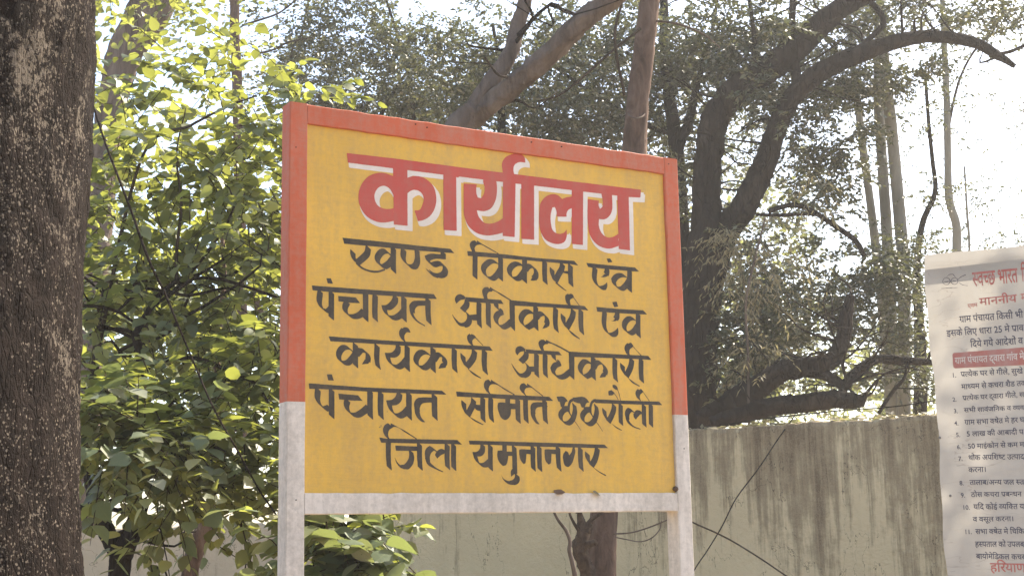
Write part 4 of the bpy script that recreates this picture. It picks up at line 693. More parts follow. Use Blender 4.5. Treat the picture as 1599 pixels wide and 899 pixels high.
link('red_band', me, MAT['band'], notice)
pt = NOTICE['pts']
def px_(p): return [[a * 1e4, b * 1e4] for a, b in p]
c1 = np.array(pt['c1'][0]); c2 = np.array(pt['c2'][0]); r1 = abs(pt['r1'][0][1] - c1[1])
ring = lambda c, r: [[(c[0] + math.cos(a) * r) * 1e4, (c[1] + math.sin(a) * r) * 1e4] for a in np.linspace(0, 2 * math.pi, 15)]
emb = [['H', 8, 0, ring(c1, r1)], ['H', 8, 0, ring(c2, r1 * 0.93)], ['H', 7, 0, px_(pt['bridge'])], ['H', 8, 0, px_(pt['temple'])], ['H', 5, 0, px_(pt['temple2'])], ['H', 7, 0, px_(pt['base'])], ['H', 9, 0, px_(pt['m1'])], ['H', 6, 0, px_(pt['m2'])]]
F_, lo_ = field(emb, 5.0)
link('spectacles_emblem', contour_mesh('spectacles_emblem', F_, lo_, 5.0, lambda x, y: (x, -0.0012, y + PO[2])), MAT['print_black'], notice)
sc_ = MB()
for px, py in ((1467.5, 683), (1484, 773.5)):
    d = ray(px, py); nn = np.array([math.sin(PYAW), -math.cos(PYAW), 0]); tt = ((PO - EYE) @ nn) / (d @ nn); q = EYE + d * tt
    bm_ = MB(); bm_.tube([q + nn * 0.001, q + nn * 0.006], [0.004, 0.003], seg=8, raw=True)
    under(link('screw', bm_.mesh('screw'), mm), notice)

# ------------------------------------------------------------------ leaves
T_SMALL = (np.array([(0, 0, 0), (-.24, .45, .05), (.24, .45, .05), (0, .5, -.02), (0, 1, -.06)]), np.array([(0, 3, 1), (3, 4, 1), (0, 2, 3), (3, 2, 4)]))
T_BROAD = (np.array([(0, 0, 0), (0, .34, -.03), (0, .7, -.04), (0, 1.06, -.14), (-.3, .1, .03), (-.42, .4, .06), (-.27, .76, .0), (.3, .1, .03), (.42, .4, .06), (.27, .76, .0)]),
           np.array([(0, 1, 4), (1, 5, 4), (1, 2, 5), (2, 6, 5), (2, 3, 6), (0, 7, 1), (1, 7, 8), (1, 8, 2), (2, 8, 9), (2, 9, 3)]))
def frames(d, n):
    d = d / (np.linalg.norm(d, axis=1)[:, None] + 1e-9)
    n = n - d * (d * n).sum(1)[:, None]; n /= np.linalg.norm(n, axis=1)[:, None] + 1e-9
    return np.cross(d, n), d, n
def leaves(pos, d, n, size, tpl):
    x, y, z = frames(d, n); TV, TF = tpl; m = len(TV)
    V = pos[:, None] + size[:, None, None] * (TV[None, :, 0:1] * x[:, None] + TV[None, :, 1:2] * y[:, None] + TV[None, :, 2:3] * z[:, None])
    F = TF[None] + (np.arange(len(pos)) * m)[:, None, None]
    return V.reshape(-1, 3), F.reshape(-1, 3)

def unit(n):
    v = RNG.normal(size=(n, 3)); return v / np.linalg.norm(v, axis=1)[:, None]

def spray(blobs, twig_len, per, size, droop=0.25, up=0.8, jit=0.6, clump=0.0):
    """twigs through ellipsoids given as (px, py, rx, ry, Y, rY, twigs); returns leaf arrays and twig lines"""
    LP, LD, LN, LS, TW = [], [], [], [], []
    for px, py, rx, ry, Y, rY, cnt in blobs:
        c = at(px, py, Y); sc = Y / FPX
        e = unit(cnt) * (RNG.random(cnt) ** 0.45)[:, None]
        if clump:
            ns = max(3, cnt // 9); sub = unit(ns) * (RNG.random(ns) ** 0.4)[:, None] * 0.95
            e = sub[RNG.integers(0, ns, cnt)] + RNG.normal(0, clump, (cnt, 3))
        st = c + e[:, 0:1] * rx * sc * CR + e[:, 2:3] * ry * sc * np.array([0, 0, 1.0]) + e[:, 1:2] * rY * np.array([0, 1.0, 0])
        dr_ = unit(cnt) * 0.8 + e * 0.7; dr_[:, 2] = dr_[:, 2] * 0.6 - droop * RNG.random(cnt) + 0.15
        dr_ /= np.linalg.norm(dr_, axis=1)[:, None]
        L = twig_len * RNG.uniform(0.6, 1.4, cnt)
        k = np.arange(per)
        t = (k[None, :] + RNG.random((cnt, per)) * 0.7) / per
        bend = np.array([0, 0, -1.0]) * (L * 0.28)[:, None]
        P = st[:, None] + dr_[:, None] * (L[:, None] * t)[..., None] + bend[:, None] * (t ** 2)[..., None]
        side = np.cross(dr_, np.array([0, 0, 1.0])); side /= np.linalg.norm(side, axis=1)[:, None] + 1e-9
        sgn = np.where((k % 2) == 0, 1.0, -1.0)
        ld = dr_[:, None] * 0.55 + side[:, None] * sgn[None, :, None] * 0.8 + RNG.normal(0, jit * 0.45, (cnt, per, 3)); ld[..., 2] -= droop * 0.9
        nn = RNG.normal(0, jit * 0.55, (cnt, per, 3)); nn[..., 2] += up
        LP.append(P.reshape(-1, 3)); LD.append(ld.reshape(-1, 3)); LN.append(nn.reshape(-1, 3)); LS.append(RNG.uniform(0.55, 1.25, cnt * per) * size)
        TW += [(st[i], st[i] + dr_[i] * L[i] * .5 + bend[i] * .25, st[i] + dr_[i] * L[i] + bend[i]) for i in range(cnt)]
    return np.concatenate(LP), np.concatenate(LD), np.concatenate(LN), np.concatenate(LS), TW

def twig_mesh(TW, r, name='twigs'):
    A = np.array([t[0] for t in TW]); B = np.array([t[1] for t in TW]); Cc = np.array([t[2] for t in TW]); n = len(TW)
    rings = []
    for P, rr in ((A, r), (B, r * .75), (Cc, r * .3)):
        for k in range(3):
            a = k * 2.094; rings.append(P + rr * np.array([math.cos(a), math.sin(a) * .7, math.sin(a) * .7]))
    V = np.stack(rings, 1).reshape(-1, 3)
    f = np.array([(l * 3 + k, l * 3 + (k + 1) % 3, l * 3 + 3 + (k + 1) % 3, l * 3 + 3 + k) for l in range(2) for k in range(3)])
    F = (f[None] + (np.arange(n) * 9)[:, None, None]).reshape(-1, 4)
    return mesh_fast(name, V, F)

def crown(parent, blobs, twig_len, per, size, m, tpl=T_SMALL, tw=0.003, keep=None, dense=1.0, **kw):
    blobs = [b[:6] + (int(b[6] * dense),) for b in blobs]
    P, Dd, Nn, Sz, TW = spray(blobs, twig_len, per, size, **kw)
    if keep is not None:
        k = keep(P); P, Dd, Nn, Sz = P[k], Dd[k], Nn[k], Sz[k]
    V, F = leaves(P, Dd, Nn, Sz, tpl)
    under(link('foliage', mesh_fast('foliage', V, F), m, kind='stuff'), parent)
    under(link('twigs', twig_mesh(TW, tw), MAT['twig'], kind='stuff'), parent)

def path(pts, unit_px=True):
    """(px, py, Y, width in px) -> points and radii"""
    P = [at(a, b, Y) for a, b, Y, w in pts]; R = [w * 0.5 * Y / FPX for a, b, Y, w in pts]
    return P, R

SHOOTS = {}
def limb(parent, name, pts, m, seg=18, rough=0.12, n=14):
    mb = MB(); P, R = path(pts); mb.tube(P, R, seg=seg, n=n, rough=rough)
    if len(pts) > 3 and pts[0][3] > 9 and parent.get('category') == 'tree':
        D_ = resample(np.column_stack([P, R]), 6)
        for k in range(int(len(D_) * (0.12 if m == MAT['bark_pale'] else 0.4))):
            q = D_[RNG.integers(2, len(D_))]; d0 = RNG.normal(size=3); d0[2] = abs(d0[2]) * 0.5 + 0.1 * RNG.normal(); d0[1] *= 0.6; d0 /= np.linalg.norm(d0)
            L = RNG.uniform(0.2, 0.9); kx = RNG.normal(0, 0.25, (3, 3)) * L
            SHOOTS.setdefault(parent.name, [parent, MB()])[1].tube([q[:3], q[:3] + d0 * L * .35 + kx[0] * .3, q[:3] + d0 * L * .7 + kx[1] * .5, q[:3] + d0 * L + kx[2] * .6], [min(q[3] * .4, .014), .009, .005, .002], seg=5, n=3, rough=0.1)
    return under(link(name, mb.mesh(name), m, smooth=True), parent)

def root_of(pts):
    p = at(*pts[0][:3]); return (float(p[0]), float(p[1]), 0.0)

def tree(name, trunk, label, cat, m, group=None, seg=14, rough=0.1, foot=True):
    """trunk points from the bottom up; the foot is carried down to the ground"""
    P, R = path(trunk); P = [np.array(p) for p in P]
    if foot:
        p0 = P[0]; d = (P[0] - P[1]); lean = d[:2] / max(0.2, -d[2]) if d[2] < 0 else np.zeros(2)
        h = p0[2] + 0.15
        base = np.array([p0[0] + lean[0] * h * 0.3, p0[1] + lean[1] * h * 0.3, -0.15])
        mid = np.array([p0[0] + lean[0] * h * 0.2, p0[1] + lean[1] * h * 0.2, p0[2] * 0.5])
        P = [base, mid] + P; R = [R[0] * 1.25, R[0] * 1.05] + R
    else: base = P[0]
    e = empty(name, (float(base[0]), float(base[1]), 0.0), label, cat, group)
    mb = MB(); mb.tube(P, R, seg=seg, n=9, rough=rough)
    under(link('trunk', mb.mesh('trunk'), m, smooth=True), e)
    return e

# ------------------------------------------------------------------ the big trunk close by at the left
def near_trunk():
    from mathutils import noise as mn
    Yc = 2.75; r0 = 0.36
    xr = lambda py: float(np.interp(py, [-300, 0, 100, 300, 450, 600, 750, 899, 1200], [152, 148, 140, 133, 125, 120, 121, 126, 136]))
    zs = np.concatenate([np.linspace(-0.2, 1.1, 30), np.linspace(1.11, 3.0, 330), np.linspace(3.05, 6.5, 50)]); seg = 150
    pyz = lambda z: 449.5 - FPX * ((z - 1.6) * _cp - Yc * _sp) / (Yc * _cp + (z - 1.6) * _sp)
    V = []
    for z in zs:
        xe_ = at(xr(pyz(z)), pyz(z), Yc)[0]
        r = r0 * (1 + 0.25 * max(0, 0.7 - z)) * (1 if z < 3.2 else 1 - 0.09 * (z - 3.2)); ang = math.atan2(xe_, Yc); cx = ((Yc + 0.1) * math.sin(ang) - r) / math.cos(ang)
        for k in range(seg):
            a = 2 * math.pi * k / seg; x, y = math.cos(a), math.sin(a)
            p = Vector((x * r * 9, y * r * 9, z * 3)); q = Vector((x * r * 45, y * r * 45, z * 16)); s = Vector((x * r * 120, y * r * 120, z * 90))
            dsp = 0.012 * mn.noise(p) + 0.006 * mn.noise(q) + 0.0022 * mn.noise(s) + 0.014 * mn.noise(Vector((x * 1.3, y * 1.3, z * 0.8)))
            V.append((cx + x * (r + dsp), Yc + 0.1 + y * (r + dsp), z))
    m = len(zs); i, j = np.meshgrid(np.arange(m - 1), np.arange(seg), indexing='ij'); i = i.ravel(); j = j.ravel(); k = (j + 1) % seg
    F = np.column_stack([i * seg + j, i * seg + k, (i + 1) * seg + k, (i + 1) * seg + j])
    cx0 = at(138, 450, Yc)[0] - r0
    e = empty('tree', (float(cx0), Yc + 0.1, 0), 'thick dark rough-barked tree trunk with pale lichen flecks at the left edge', 'tree')
    under(link('trunk', mesh_fast('trunk', V, F), MAT['bark_near'], smooth=True), e)
    for dx, dy, h in ((-1.2, 0.3, 8.3), (-0.3, -1.0, 8.5)):
        mb = MB(); top = np.array([cx0, Yc + 0.1, 6.3]); mb.tube([top, top + [dx * .4, dy * .4, 0.8], top + [dx, dy, h - 6.3]], [0.24, 0.15, 0.06], rough=0.05)
        under(link('branch', mb.mesh('branch'), MAT['bark_dark'], smooth=True), e)
    P, Dd, Nn, Sz, TW = spray([(-400, -2600, 700, 300, 3.0, 1.2, 160)], 0.5, 9, 0.09)
    V, F = leaves(P, Dd, Nn, Sz, T_SMALL); under(link('foliage', mesh_fast('foliage', V, F), MAT['leaf_small'], kind='stuff'), e)
near_trunk()

# ------------------------------------------------------------------ the broad-leaved shrub behind the board at the left
shrub = tree('tree', [(186, 899, 5.9, 33), (190, 862, 5.9, 35)], 'young broad-leaved tree with a dark forked stem, between the thick trunk and the yellow board', 'tree', MAT['bark_dark'])
limb(shrub, 'branch', [(188, 872, 5.9, 26), (165, 825, 5.9, 25), (147, 770, 5.95, 24), (140, 690, 6.1, 18), (150, 560, 6.2, 12), (165, 440, 6.3, 8)], MAT['bark_dark'])
limb(shrub, 'branch', [(190, 872, 5.9, 27), (212, 815, 5.85, 25), (206, 745, 5.85, 20), (215, 690, 5.9, 15), (222, 600, 5.95, 14), (216, 545, 6.0, 13), (210, 518, 6.0, 13)], MAT['bark_dark'])
limb(shrub, 'branch', [(211, 522, 6.0, 11), (232, 485, 6.0, 10), (255, 455, 6.0, 9), (280, 437, 6.0, 8), (310, 428, 6.1, 5), (350, 405, 6.2, 3)], MAT['bark_dark'], seg=8)
limb(shrub, 'branch', [(276, 440, 6.0, 6), (276, 390, 6.0, 5.5), (283, 320, 6.0, 4.5), (276, 240, 6.05, 3), (290, 170, 6.1, 2)], MAT['twig'], seg=8)
limb(shrub, 'branch', [(213, 522, 6.0, 7), (190, 514, 6.0, 6), (160, 514, 5.95, 5), (140, 522, 5.9, 3)], MAT['bark_dark'], seg=8)
limb(shrub, 'branch', [(228, 575, 5.95, 9), (265, 560, 5.9, 7), (310, 560, 5.85, 7), (360, 580, 5.8, 6), (400, 600, 5.7, 5), (425, 640, 5.6, 3)], MAT['bark_dark'], seg=8)
limb(shrub, 'branch', [(150, 560, 6.2, 8), (220, 250, 6.1, 5), (300, 195, 6.0, 4.5), (360, 165, 5.9, 3), (400, 150, 5.9, 2)], MAT['twig'], seg=8)
shrub2 = tree('tree', [(296, 899, 6.9, 26), (306, 860, 6.9, 27), (322, 810, 6.9, 24), (330, 760, 7.0, 20), (345, 690, 7.1, 15), (338, 560, 7.1, 12), (350, 430, 7.2, 8), (340, 300, 7.3, 5)], 'slim pale-barked tree leaning behind hanging leaves, in front of the lower tan wall', 'tree', MAT['bark_brown'])

LB_front = [(215, 690, 85, 60, 5.35, .35, 46), (190, 610, 60, 60, 5.5, .4, 26), (275, 700, 60, 45, 5.3, .3, 22), (160, 740, 40, 40, 5.6, .3, 10),
            (390, 690, 50, 70, 5.6, .4, 26), (350, 620, 80, 60, 6.0, .5, 30), (410, 560, 40, 90, 5.9, .4, 28), (330, 750, 90, 26, 5.9, .5, 20), (260, 800, 45, 24, 5.6, .4, 6), (400, 800, 40, 30, 5.8, .4, 6), (340, 830, 60, 20, 6, .3, 3), (240, 870, 30, 20, 5.7, .3, 3),
            (520, 835, 40, 32, 5.2, .3, 20), (585, 825, 34, 26, 5.4, .3, 12), (500, 885, 36, 26, 5.2, .3, 14), (590, 870, 22, 24, 5.3, .2, 5), (560, 880, 30, 20, 5.3, .2, 4), (505, 760, 60, 60, 5.6, .4, 26), (560, 720, 60, 80, 6.0, .4, 20)]
LB_mid = [(180, 480, 70, 80, 6.2, .5, 34), (300, 500, 90, 80, 6.3, .5, 44), (390, 450, 60, 90, 6.2, .5, 34), (230, 380, 90, 80, 6.3, .5, 42), (350, 350, 90, 80, 6.3, .5, 44),
          (170, 300, 60, 80, 6.4, .5, 26), (280, 260, 90, 70, 6.3, .5, 36), (400, 260, 60, 70, 6.2, .5, 30), (200, 180, 70, 70, 6.3, .5, 26), (300, 150, 80, 50, 6.4, .5, 17), (400, 190, 50, 40, 6.1, .4, 20), (170, 110, 40, 50, 6.5, .5, 10), (330, 70, 60, 60, 6.6, .5, 8), (275, 110, 40, 40, 6.6, .5, 7),
          (470, 150, 60, 26, 6.2, .4, 14), (420, 330, 50, 80, 6.3, .5, 18), (480, 420, 60, 160, 6.5, .5, 30), (520, 600, 60, 120, 6.4, .5, 22)]
LB_front = [q[:6] + (int(q[6] * 1.3),) for q in LB_front]
P, Dd, Nn, Sz, TW = spray(LB_front, 0.3, 9, 0.074, droop=0.35, up=1.0, jit=0.55)
_xx = 799.5 + FPX * ((P - EYE) @ CR) / ((P - EYE) @ _fwd); _yy = 449.5 - FPX * ((P - EYE) @ CU) / ((P - EYE) @ _fwd)
Sz = np.where((_yy > 770) & (_xx > 440), Sz * 1.35, Sz)
def visible_px(P):
    q = P - EYE; z = q @ _fwd; x = 799.5 + FPX * (q @ CR) / z; y = 449.5 - FPX * (q @ CU) / z
    return x, y, z
x_, y_, z_ = visible_px(P)
inview = (x_ > 118) & (y_ < 905) & ((x_ < 438) | ((x_ > 478) & (y_ > 800)))
facing = np.abs((Nn / np.linalg.norm(Nn, axis=1)[:, None]) @ (-_fwd))
score = np.where(inview, Sz / z_ * (1 + 0.25 * facing) * (7.2 - z_), 0)
big_idx = np.argsort(-score)[:300]; mask = np.zeros(len(P), bool); mask[big_idx] = True
def big_leaf_mesh(kind):
    g = np.random.default_rng(40 + kind); rows = [(0, 0), (.06, .2), (.2, .36), (.4, .43), (.6, .37), (.8, .22), (.93, .1), (1.08, 0)]
    fold = (0.10, 0.05, 0.16, -0.04)[kind]; droop = (0.12, 0.22, 0.06, 0.16)[kind]; V = []; F = []
    for y, w in rows:
        w2 = w * (1 + g.normal(0, .06)); z0 = -droop * y * y
        V += [(0, y, z0), (-w2, y + g.normal(0, .015), z0 + fold * w2 / .4 + g.normal(0, .012)), (w2, y + g.normal(0, .015), z0 + fold * w2 / .4 + g.normal(0, .012))]
    for i in range(len(rows) - 1):
        a, b = 3 * i, 3 * i + 3
        F += [(a, b, b + 1), (a, b + 1, a + 1), (a, a + 2, b + 2), (a, b + 2, b)]
    V += [(-.012, -.35, .03), (.012, -.35, .03), (0, 0, 0.0)]; F.append((len(V) - 3, len(V) - 2, len(V) - 1))
    me = mesh_fast('leaf', V, F); me.polygons.foreach_set('use_smooth', np.ones(len(F), bool)); me.materials.append(MAT['leaf_broad_single']); return me
lm, nt_, b_ = mat('broad leaf, single')
oi = N(nt_, 'ShaderNodeObjectInfo'); cc = ramp(nt_, oi.outputs['Random'], [(0.0, (0.09, 0.125, 0.07)), (0.5, (0.15, 0.19, 0.115)), (0.75, (0.24, 0.27, 0.18)), (1.0, (0.4, 0.39, 0.3))])
tc_ = coords(nt_); sp = N(nt_, 'ShaderNodeSeparateXYZ'); nt_.links.new(tc_, sp.inputs[0])
vein = math_(nt_, 'ABSOLUTE', math_(nt_, 'SINE', math_(nt_, 'MULTIPLY', math_(nt_, 'SUBTRACT', sp.outputs['Y'], math_(nt_, 'ABSOLUTE', sp.outputs['X'])), 22)))
mid = math_(nt_, 'ABSOLUTE', sp.outputs['X'])
vk = math_(nt_, 'MAXIMUM', math_(nt_, 'LESS_THAN', vein, 0.16), math_(nt_, 'LESS_THAN', mid, 0.018))
cc = mix(nt_, math_(nt_, 'MULTIPLY', vk, 0.35), cc, (0.22, 0.24, 0.12)); nt_.links.new(cc, b_.inputs['Base Color'])
b_.inputs['Roughness'].default_value = 0.5; b_.inputs['Specular IOR Level'].default_value = 0.35
tt_ = N(nt_, 'ShaderNodeBsdfTranslucent'); tt_.inputs['Color'].default_value = (0.22, 0.26, 0.07, 1)
ms_ = N(nt_, 'ShaderNodeMixShader'); ms_.inputs[0].default_value = 0.4
nt_.links.new(b_.outputs[0], ms_.inputs[1]); nt_.links.new(tt_.outputs[0], ms_.inputs[2]); nt_.links.new(ms_.outputs[0], nt_.nodes['Material Output'].inputs['Surface'])
MAT['leaf_broad_single'] = lm
LM = [big_leaf_mesh(k) for k in range(4)]
fx, fy, fz = frames(Dd[mask], Nn[mask])
inv_ = Matrix.Translation(-Vector(shrub.location))
for i, k in enumerate(np.where(mask)[0]):
    s = Sz[k]; o = bpy.data.objects.new('leaf', LM[i % 4]); COL.objects.link(o); o.parent = shrub
    M = Matrix([[fx[i][r] * s, fy[i][r] * s, fz[i][r] * s, P[k][r]] for r in range(3)] + [[0, 0, 0, 1]])
    o.matrix_local = inv_ @ M
rest = ~mask
V, F = leaves(P[rest], Dd[rest], Nn[rest], Sz[rest], T_BROAD)
under(link('foliage', mesh_fast('foliage', V, F), MAT['leaf_broad'], kind='stuff'), shrub)
under(link('twigs', twig_mesh(TW, 0.0035), MAT['twig'], kind='stuff'), shrub)
crown(shrub2, [q[:6] + (int(q[6] * (1.0 if q[1] > 230 else 0.9)),) for q in LB_mid], 0.3, 9, 0.062, MAT['leaf_broad'], T_BROAD, 0.0035, droop=0.35, up=0.95, jit=0.65)
# leafy undergrowth right behind it, along the lower wall
ub = [(150, 560, 60, 130, 8.6, .6, 34), (260, 530, 90, 130, 8.8, .7, 50), (380, 500, 80, 170, 8.6, .7, 56), (200, 400, 90, 120, 8.9, .7, 40), (330, 330, 100, 120, 9.0, .7, 40), (280, 720, 150, 30, 8.4, .4, 18), (230, 200, 90, 90, 9.2, .6, 18), (500, 350, 90, 200, 9.2, .7, 40)]
back = tree('tree', [(456, 900, 8.8, 18), (456, 760, 8.8, 16), (452, 640, 8.8, 15), (410, 500, 8.9, 12), (350, 300, 9.0, 7)], 'bushy green tree deep behind the broad-leaved shrub, close to the lower wall', 'tree', MAT['bark_brown'])
crown(back, ub, 0.4, 9, 0.085, MAT['leaf_broad'], T_BROAD, 0.004, droop=0.3, up=0.9, jit=0.8)

# hanging vine stems
def vine(name, pts, label, m=MAT['twig'], cat='vine', group=None, seg=6):
    P, R = path(pts); mb = MB(); mb.tube(P, R, seg=seg, n=8, rough=0.05)
    return link(name, mb.mesh(name), m, smooth=True, label=label, cat=cat, group=group)
vine('vine', [(128, 95, 5.0, 3), (141, 150, 5.0, 3.5), (165, 225, 5.0, 3.5), (188, 285, 5.0, 4), (205, 330, 5.0, 4), (232, 405, 5.05, 4.5), (256, 455, 5.1, 4), (275, 500, 5.1, 3.5), (300, 560, 5.1, 3), (335, 640, 5.1, 3), (372, 705, 5.15, 3), (405, 765, 5.2, 3), (432, 805, 5.2, 3), (452, 850, 5.2, 3)], 'long thin dark vine stem slanting across the leaves left of the yellow board', MAT['bark_dark'])
vine('vine', [(246, 700, 5.7, 2.5), (246, 780, 5.7, 2.5), (248, 850, 5.7, 3), (262, 905, 5.7, 3)], 'short vertical vine stem hanging before the lower tan wall', group=None)
vine('vine', [(366, 790, 5.9, 2), (378, 830, 5.9, 2.5), (384, 870, 5.9, 2.5), (380, 910, 5.9, 2.5)], 'thin curved vine stem hanging close left of the white board post')
vine('vine', [(598, 800, 5.5, 2.2), (604, 835, 5.5, 2.2), (612, 855, 5.5, 2), (632, 868, 5.5, 1.6), (642, 880, 5.5, 1.2)], 'drooping leaf stalk below the left part of the board bottom rail')

# ------------------------------------------------------------------ trees behind
t = tree('tree', [(138, 520, 12.8, 52), (150, 380, 12.8, 50), (160, 270, 12.8, 46), (172, 180, 12.8, 46), (195, 90, 12.8, 55), (235, 10, 12.8, 72), (275, -90, 12.8, 70), (320, -260, 12.8, 45)], 'pale leaning trunk in sunlight behind the leaves, beside the thick dark trunk', 'tree', MAT['bark_pale'])
crown(t, [(230, -60, 140, 70, 10, .8, 60), (150, 40, 40, 60, 13.2, .5, 8)], 0.4, 10, 0.07, MAT['leaf_broad'], T_BROAD)
t = tree('tree', [(378, 700, 12.6, 18), (376, 400, 12.6, 18), (371, 160, 12.6, 17), (367, 60, 12.6, 16), (366, -20, 12.6, 15), (360, -150, 12.6, 10)], 'slender straight brown trunk standing alone against bright sky at upper left', 'tree', MAT['bark_brown'])
limb(t, 'branch', [(378, 40, 12.6, 4), (410, 30, 12.6, 3.5), (440, 18, 12.6, 3), (475, -12, 12.6, 2.5)], MAT['twig'], 6)
limb(t, 'branch', [(377, 88, 12.6, 4), (420, 80, 12.6, 3.5), (452, 66, 12.6, 3), (490, 58, 12.6, 2)], MAT['twig'], 6)
crown(t, [(330, 60, 70, 40, 11, .5, 22), (300, 20, 50, 30, 11, .5, 12), (350, -80, 120, 50, 11, .8, 40), (340, 110, 40, 30, 10.8, .4, 14), (318, 140, 20, 40, 10.8, .3, 8)], 0.35, 9, 0.05, MAT['leaf_broad'], T_BROAD, 0.003)

t = tree('tree', [(655, 700, 13.7, 22), (650, 450, 13.7, 20), (646, 250, 13.7, 13), (645, 175, 13.7, 8), (640, 130, 13.7, 7), (622, 60, 13.7, 5), (600, -10, 13.7, 4)], 'bushy dark green tree rising behind the top left of the yellow board', 'tree', MAT['bark_dark'])
limb(t, 'branch', [(575, 215, 13.7, 7), (600, 170, 13.7, 6), (622, 132, 13.7, 5), (645, 100, 13.7, 4)], MAT['bark_dark'], 8)
limb(t, 'branch', [(452, 160, 13.6, 4), (456, 80, 13.6, 4), (470, 55, 13.6, 4), (482, 0, 13.6, 3)], MAT['twig'], 6)
crown(t, [(490, 60, 50, 70, 13.7, .6, 60), (560, 70, 80, 70, 13.8, .7, 130), (620, 80, 60, 60, 13.6, .6, 90), (560, 160, 100, 30, 13.6, .6, 100), (650, 150, 60, 60, 13.7, .6, 100), (700, 160, 60, 40, 13.9, .6, 80), (725, 90, 50, 30, 13.9, .5, 44), (455, 30, 60, 40, 13.8, .6, 40), (600, 10, 90, 30, 13.8, .6, 46), (470, 140, 50, 30, 13.7, .5, 46), (600, 330, 140, 90, 14.0, .7, 80)], 0.3, 13, 0.058, MAT['leaf_small'], T_SMALL, 0.002, jit=0.9, up=0.6, dense=1.8, clump=0.15)
t = tree('tree', [(790, 600, 12.2, 22), (785, 300, 12.2, 18), (780, 120, 12.2, 9), (770, 40, 12.2, 5)], 'thin-crowned tree behind the fork of the two pale branches', 'tree', MAT['bark_dark'])
crown(t, [(760, 130, 70, 60, 12.2, .7, 80), (700, 120, 60, 50, 12.2, .7, 60), (820, 140, 50, 60, 12, .6, 60), (740, 20, 80, 20, 12, .6, 16), (690, 60, 30, 30, 12, .5, 14), (870, 190, 80, 40, 12, .6, 80)], 0.3, 12, 0.06, MAT['leaf_small'], T_SMALL, 0.0025, jit=0.9, up=0.6, dense=2.3, clump=0.15)

# two big pale branches leaning to the right
t = tree('tree', [(520, 960, 7.6, 62), (535, 760, 7.6, 58), (575, 520, 7.6, 54), (645, 330, 7.6, 50), (715, 205, 7.6, 46), (742, 175, 7.6, 44)], 'leaning tree with two thick pale branches forking above the top rail', 'tree', MAT['bark_pale'])
limb(t, 'branch', [(735, 182, 7.6, 34), (766, 130, 7.6, 29), (796, 85, 7.65, 26), (806, 50, 7.7, 24), (820, 0, 7.7, 22), (835, -90, 7.8, 16), (850, -200, 7.9, 8)], MAT['bark_pale'])
limb(t, 'branch', [(738, 186, 7.6, 34), (790, 143, 7.55, 34), (850, 92, 7.5, 35), (905, 38, 7.45, 34), (965, -8, 7.4, 30), (1040, -70, 7.35, 22), (1120, -150, 7.3, 10)], MAT['bark_pale'], rough=0.16)
limb(t, 'branch', [(800, 122, 7.55, 5), (780, 118, 7.4, 4.5), (768, 105, 7.35, 4), (757, 90, 7.3, 3)], MAT['twig'], 6)
# the straight trunk in front of the wall
t = tree('tree', [(938, 905, 8.2, 46), (944, 800, 8.2, 43), (958, 600, 8.2, 42), (975, 400, 8.2, 42), (988, 260, 8.2, 42), (994, 180, 8.2, 37), (1004, 90, 8.2, 35), (1015, 0, 8.2, 33), (1030, -120, 8.2, 28), (1050, -300, 8.2, 14)], 'straight reddish brown trunk passing behind the board, rising beside the vine ring', 'tree', MAT['bark_brown'], rough=0.06)
limb(t, 'branch', [(975, 150, 8.1, 5), (960, 60, 8.0, 5), (972, 0, 8.0, 4), (980, -60, 8, 3)], MAT['twig'], 6)
limb(t, 'branch', [(1000, 45, 8.1, 5), (950, 85, 8.0, 5), (905, 125, 7.95, 5), (870, 150, 7.9, 4), (840, 158, 7.9, 3)], MAT['twig'], 6)
limb(t, 'branch', [(1015, 32, 8.2, 4), (1060, 38, 8.1, 4), (1100, 55, 8.1, 3), (1125, 75, 8.1, 2)], MAT['bark_pale'], 6)
crown(t, [(1000, -150, 140, 60, 8.2, .8, 60), (900, -60, 90, 30, 8.2, .6, 20)], 0.35, 12, 0.05, MAT['leaf_small'])
MAT['knot'] = bark_mat('knotted brown bark', (0.03, 0.02, 0.015), (0.1, 0.07, 0.05), (0.2, 0.15, 0.11), 26, 0.6, 0.02)
# knotty dark stump of cut stems leaning on it
kn = empty('climber', tuple(at(905, 899, 8.0)[:2]) + (0.0,), 'dark knotted climber stem clinging to the left side of the reddish trunk below the board', 'climber')
mb = MB()
for pts in ([(922, 1010, 8.0, 22), (920, 905, 8.0, 24), (912, 880, 7.98, 22), (906, 855, 7.97, 24), (910, 830, 7.97, 20), (905, 800, 7.97, 8), (902, 770, 8.0, 5)], ):
    P_, R_ = path(pts); mb.tube(P_, R_, seg=12, n=8, rough=0.2)
under(link('stem', mb.mesh('stem'), MAT['knot'], smooth=True), kn)
for pts in ([(912, 832, 7.95, 10), (922, 812, 7.95, 7), (940, 800, 7.95, 5), (955, 785, 7.95, 4)], [(904, 828, 7.95, 6), (892, 808, 7.95, 4), (885, 785, 7.95, 3)], [(918, 850, 7.93, 13), (928, 846, 7.91, 9), (931, 850, 7.9, 5)], [(920, 832, 7.93, 8), (924, 818, 7.92, 5)], [(906, 800, 7.95, 14), (904, 790, 7.95, 12), (902, 780, 7.95, 4)]):
    limb(kn, 'side_shoot', pts, MAT['knot'], 8, 0.1)
vine('bare_stem', [(905, 960, 7.4, 8), (899, 905, 7.4, 8), (893, 875, 7.4, 7), (889, 858, 7.4, 6.5), (890, 845, 7.4, 6), (884, 828, 7.4, 5.5), (872, 812, 7.4, 4.5), (864, 796, 7.4, 4), (855, 770, 7.4, 3)], 'pale crooked bare stem standing left of the reddish trunk below the board', MAT['bark_pale'], 'stem', seg=8)
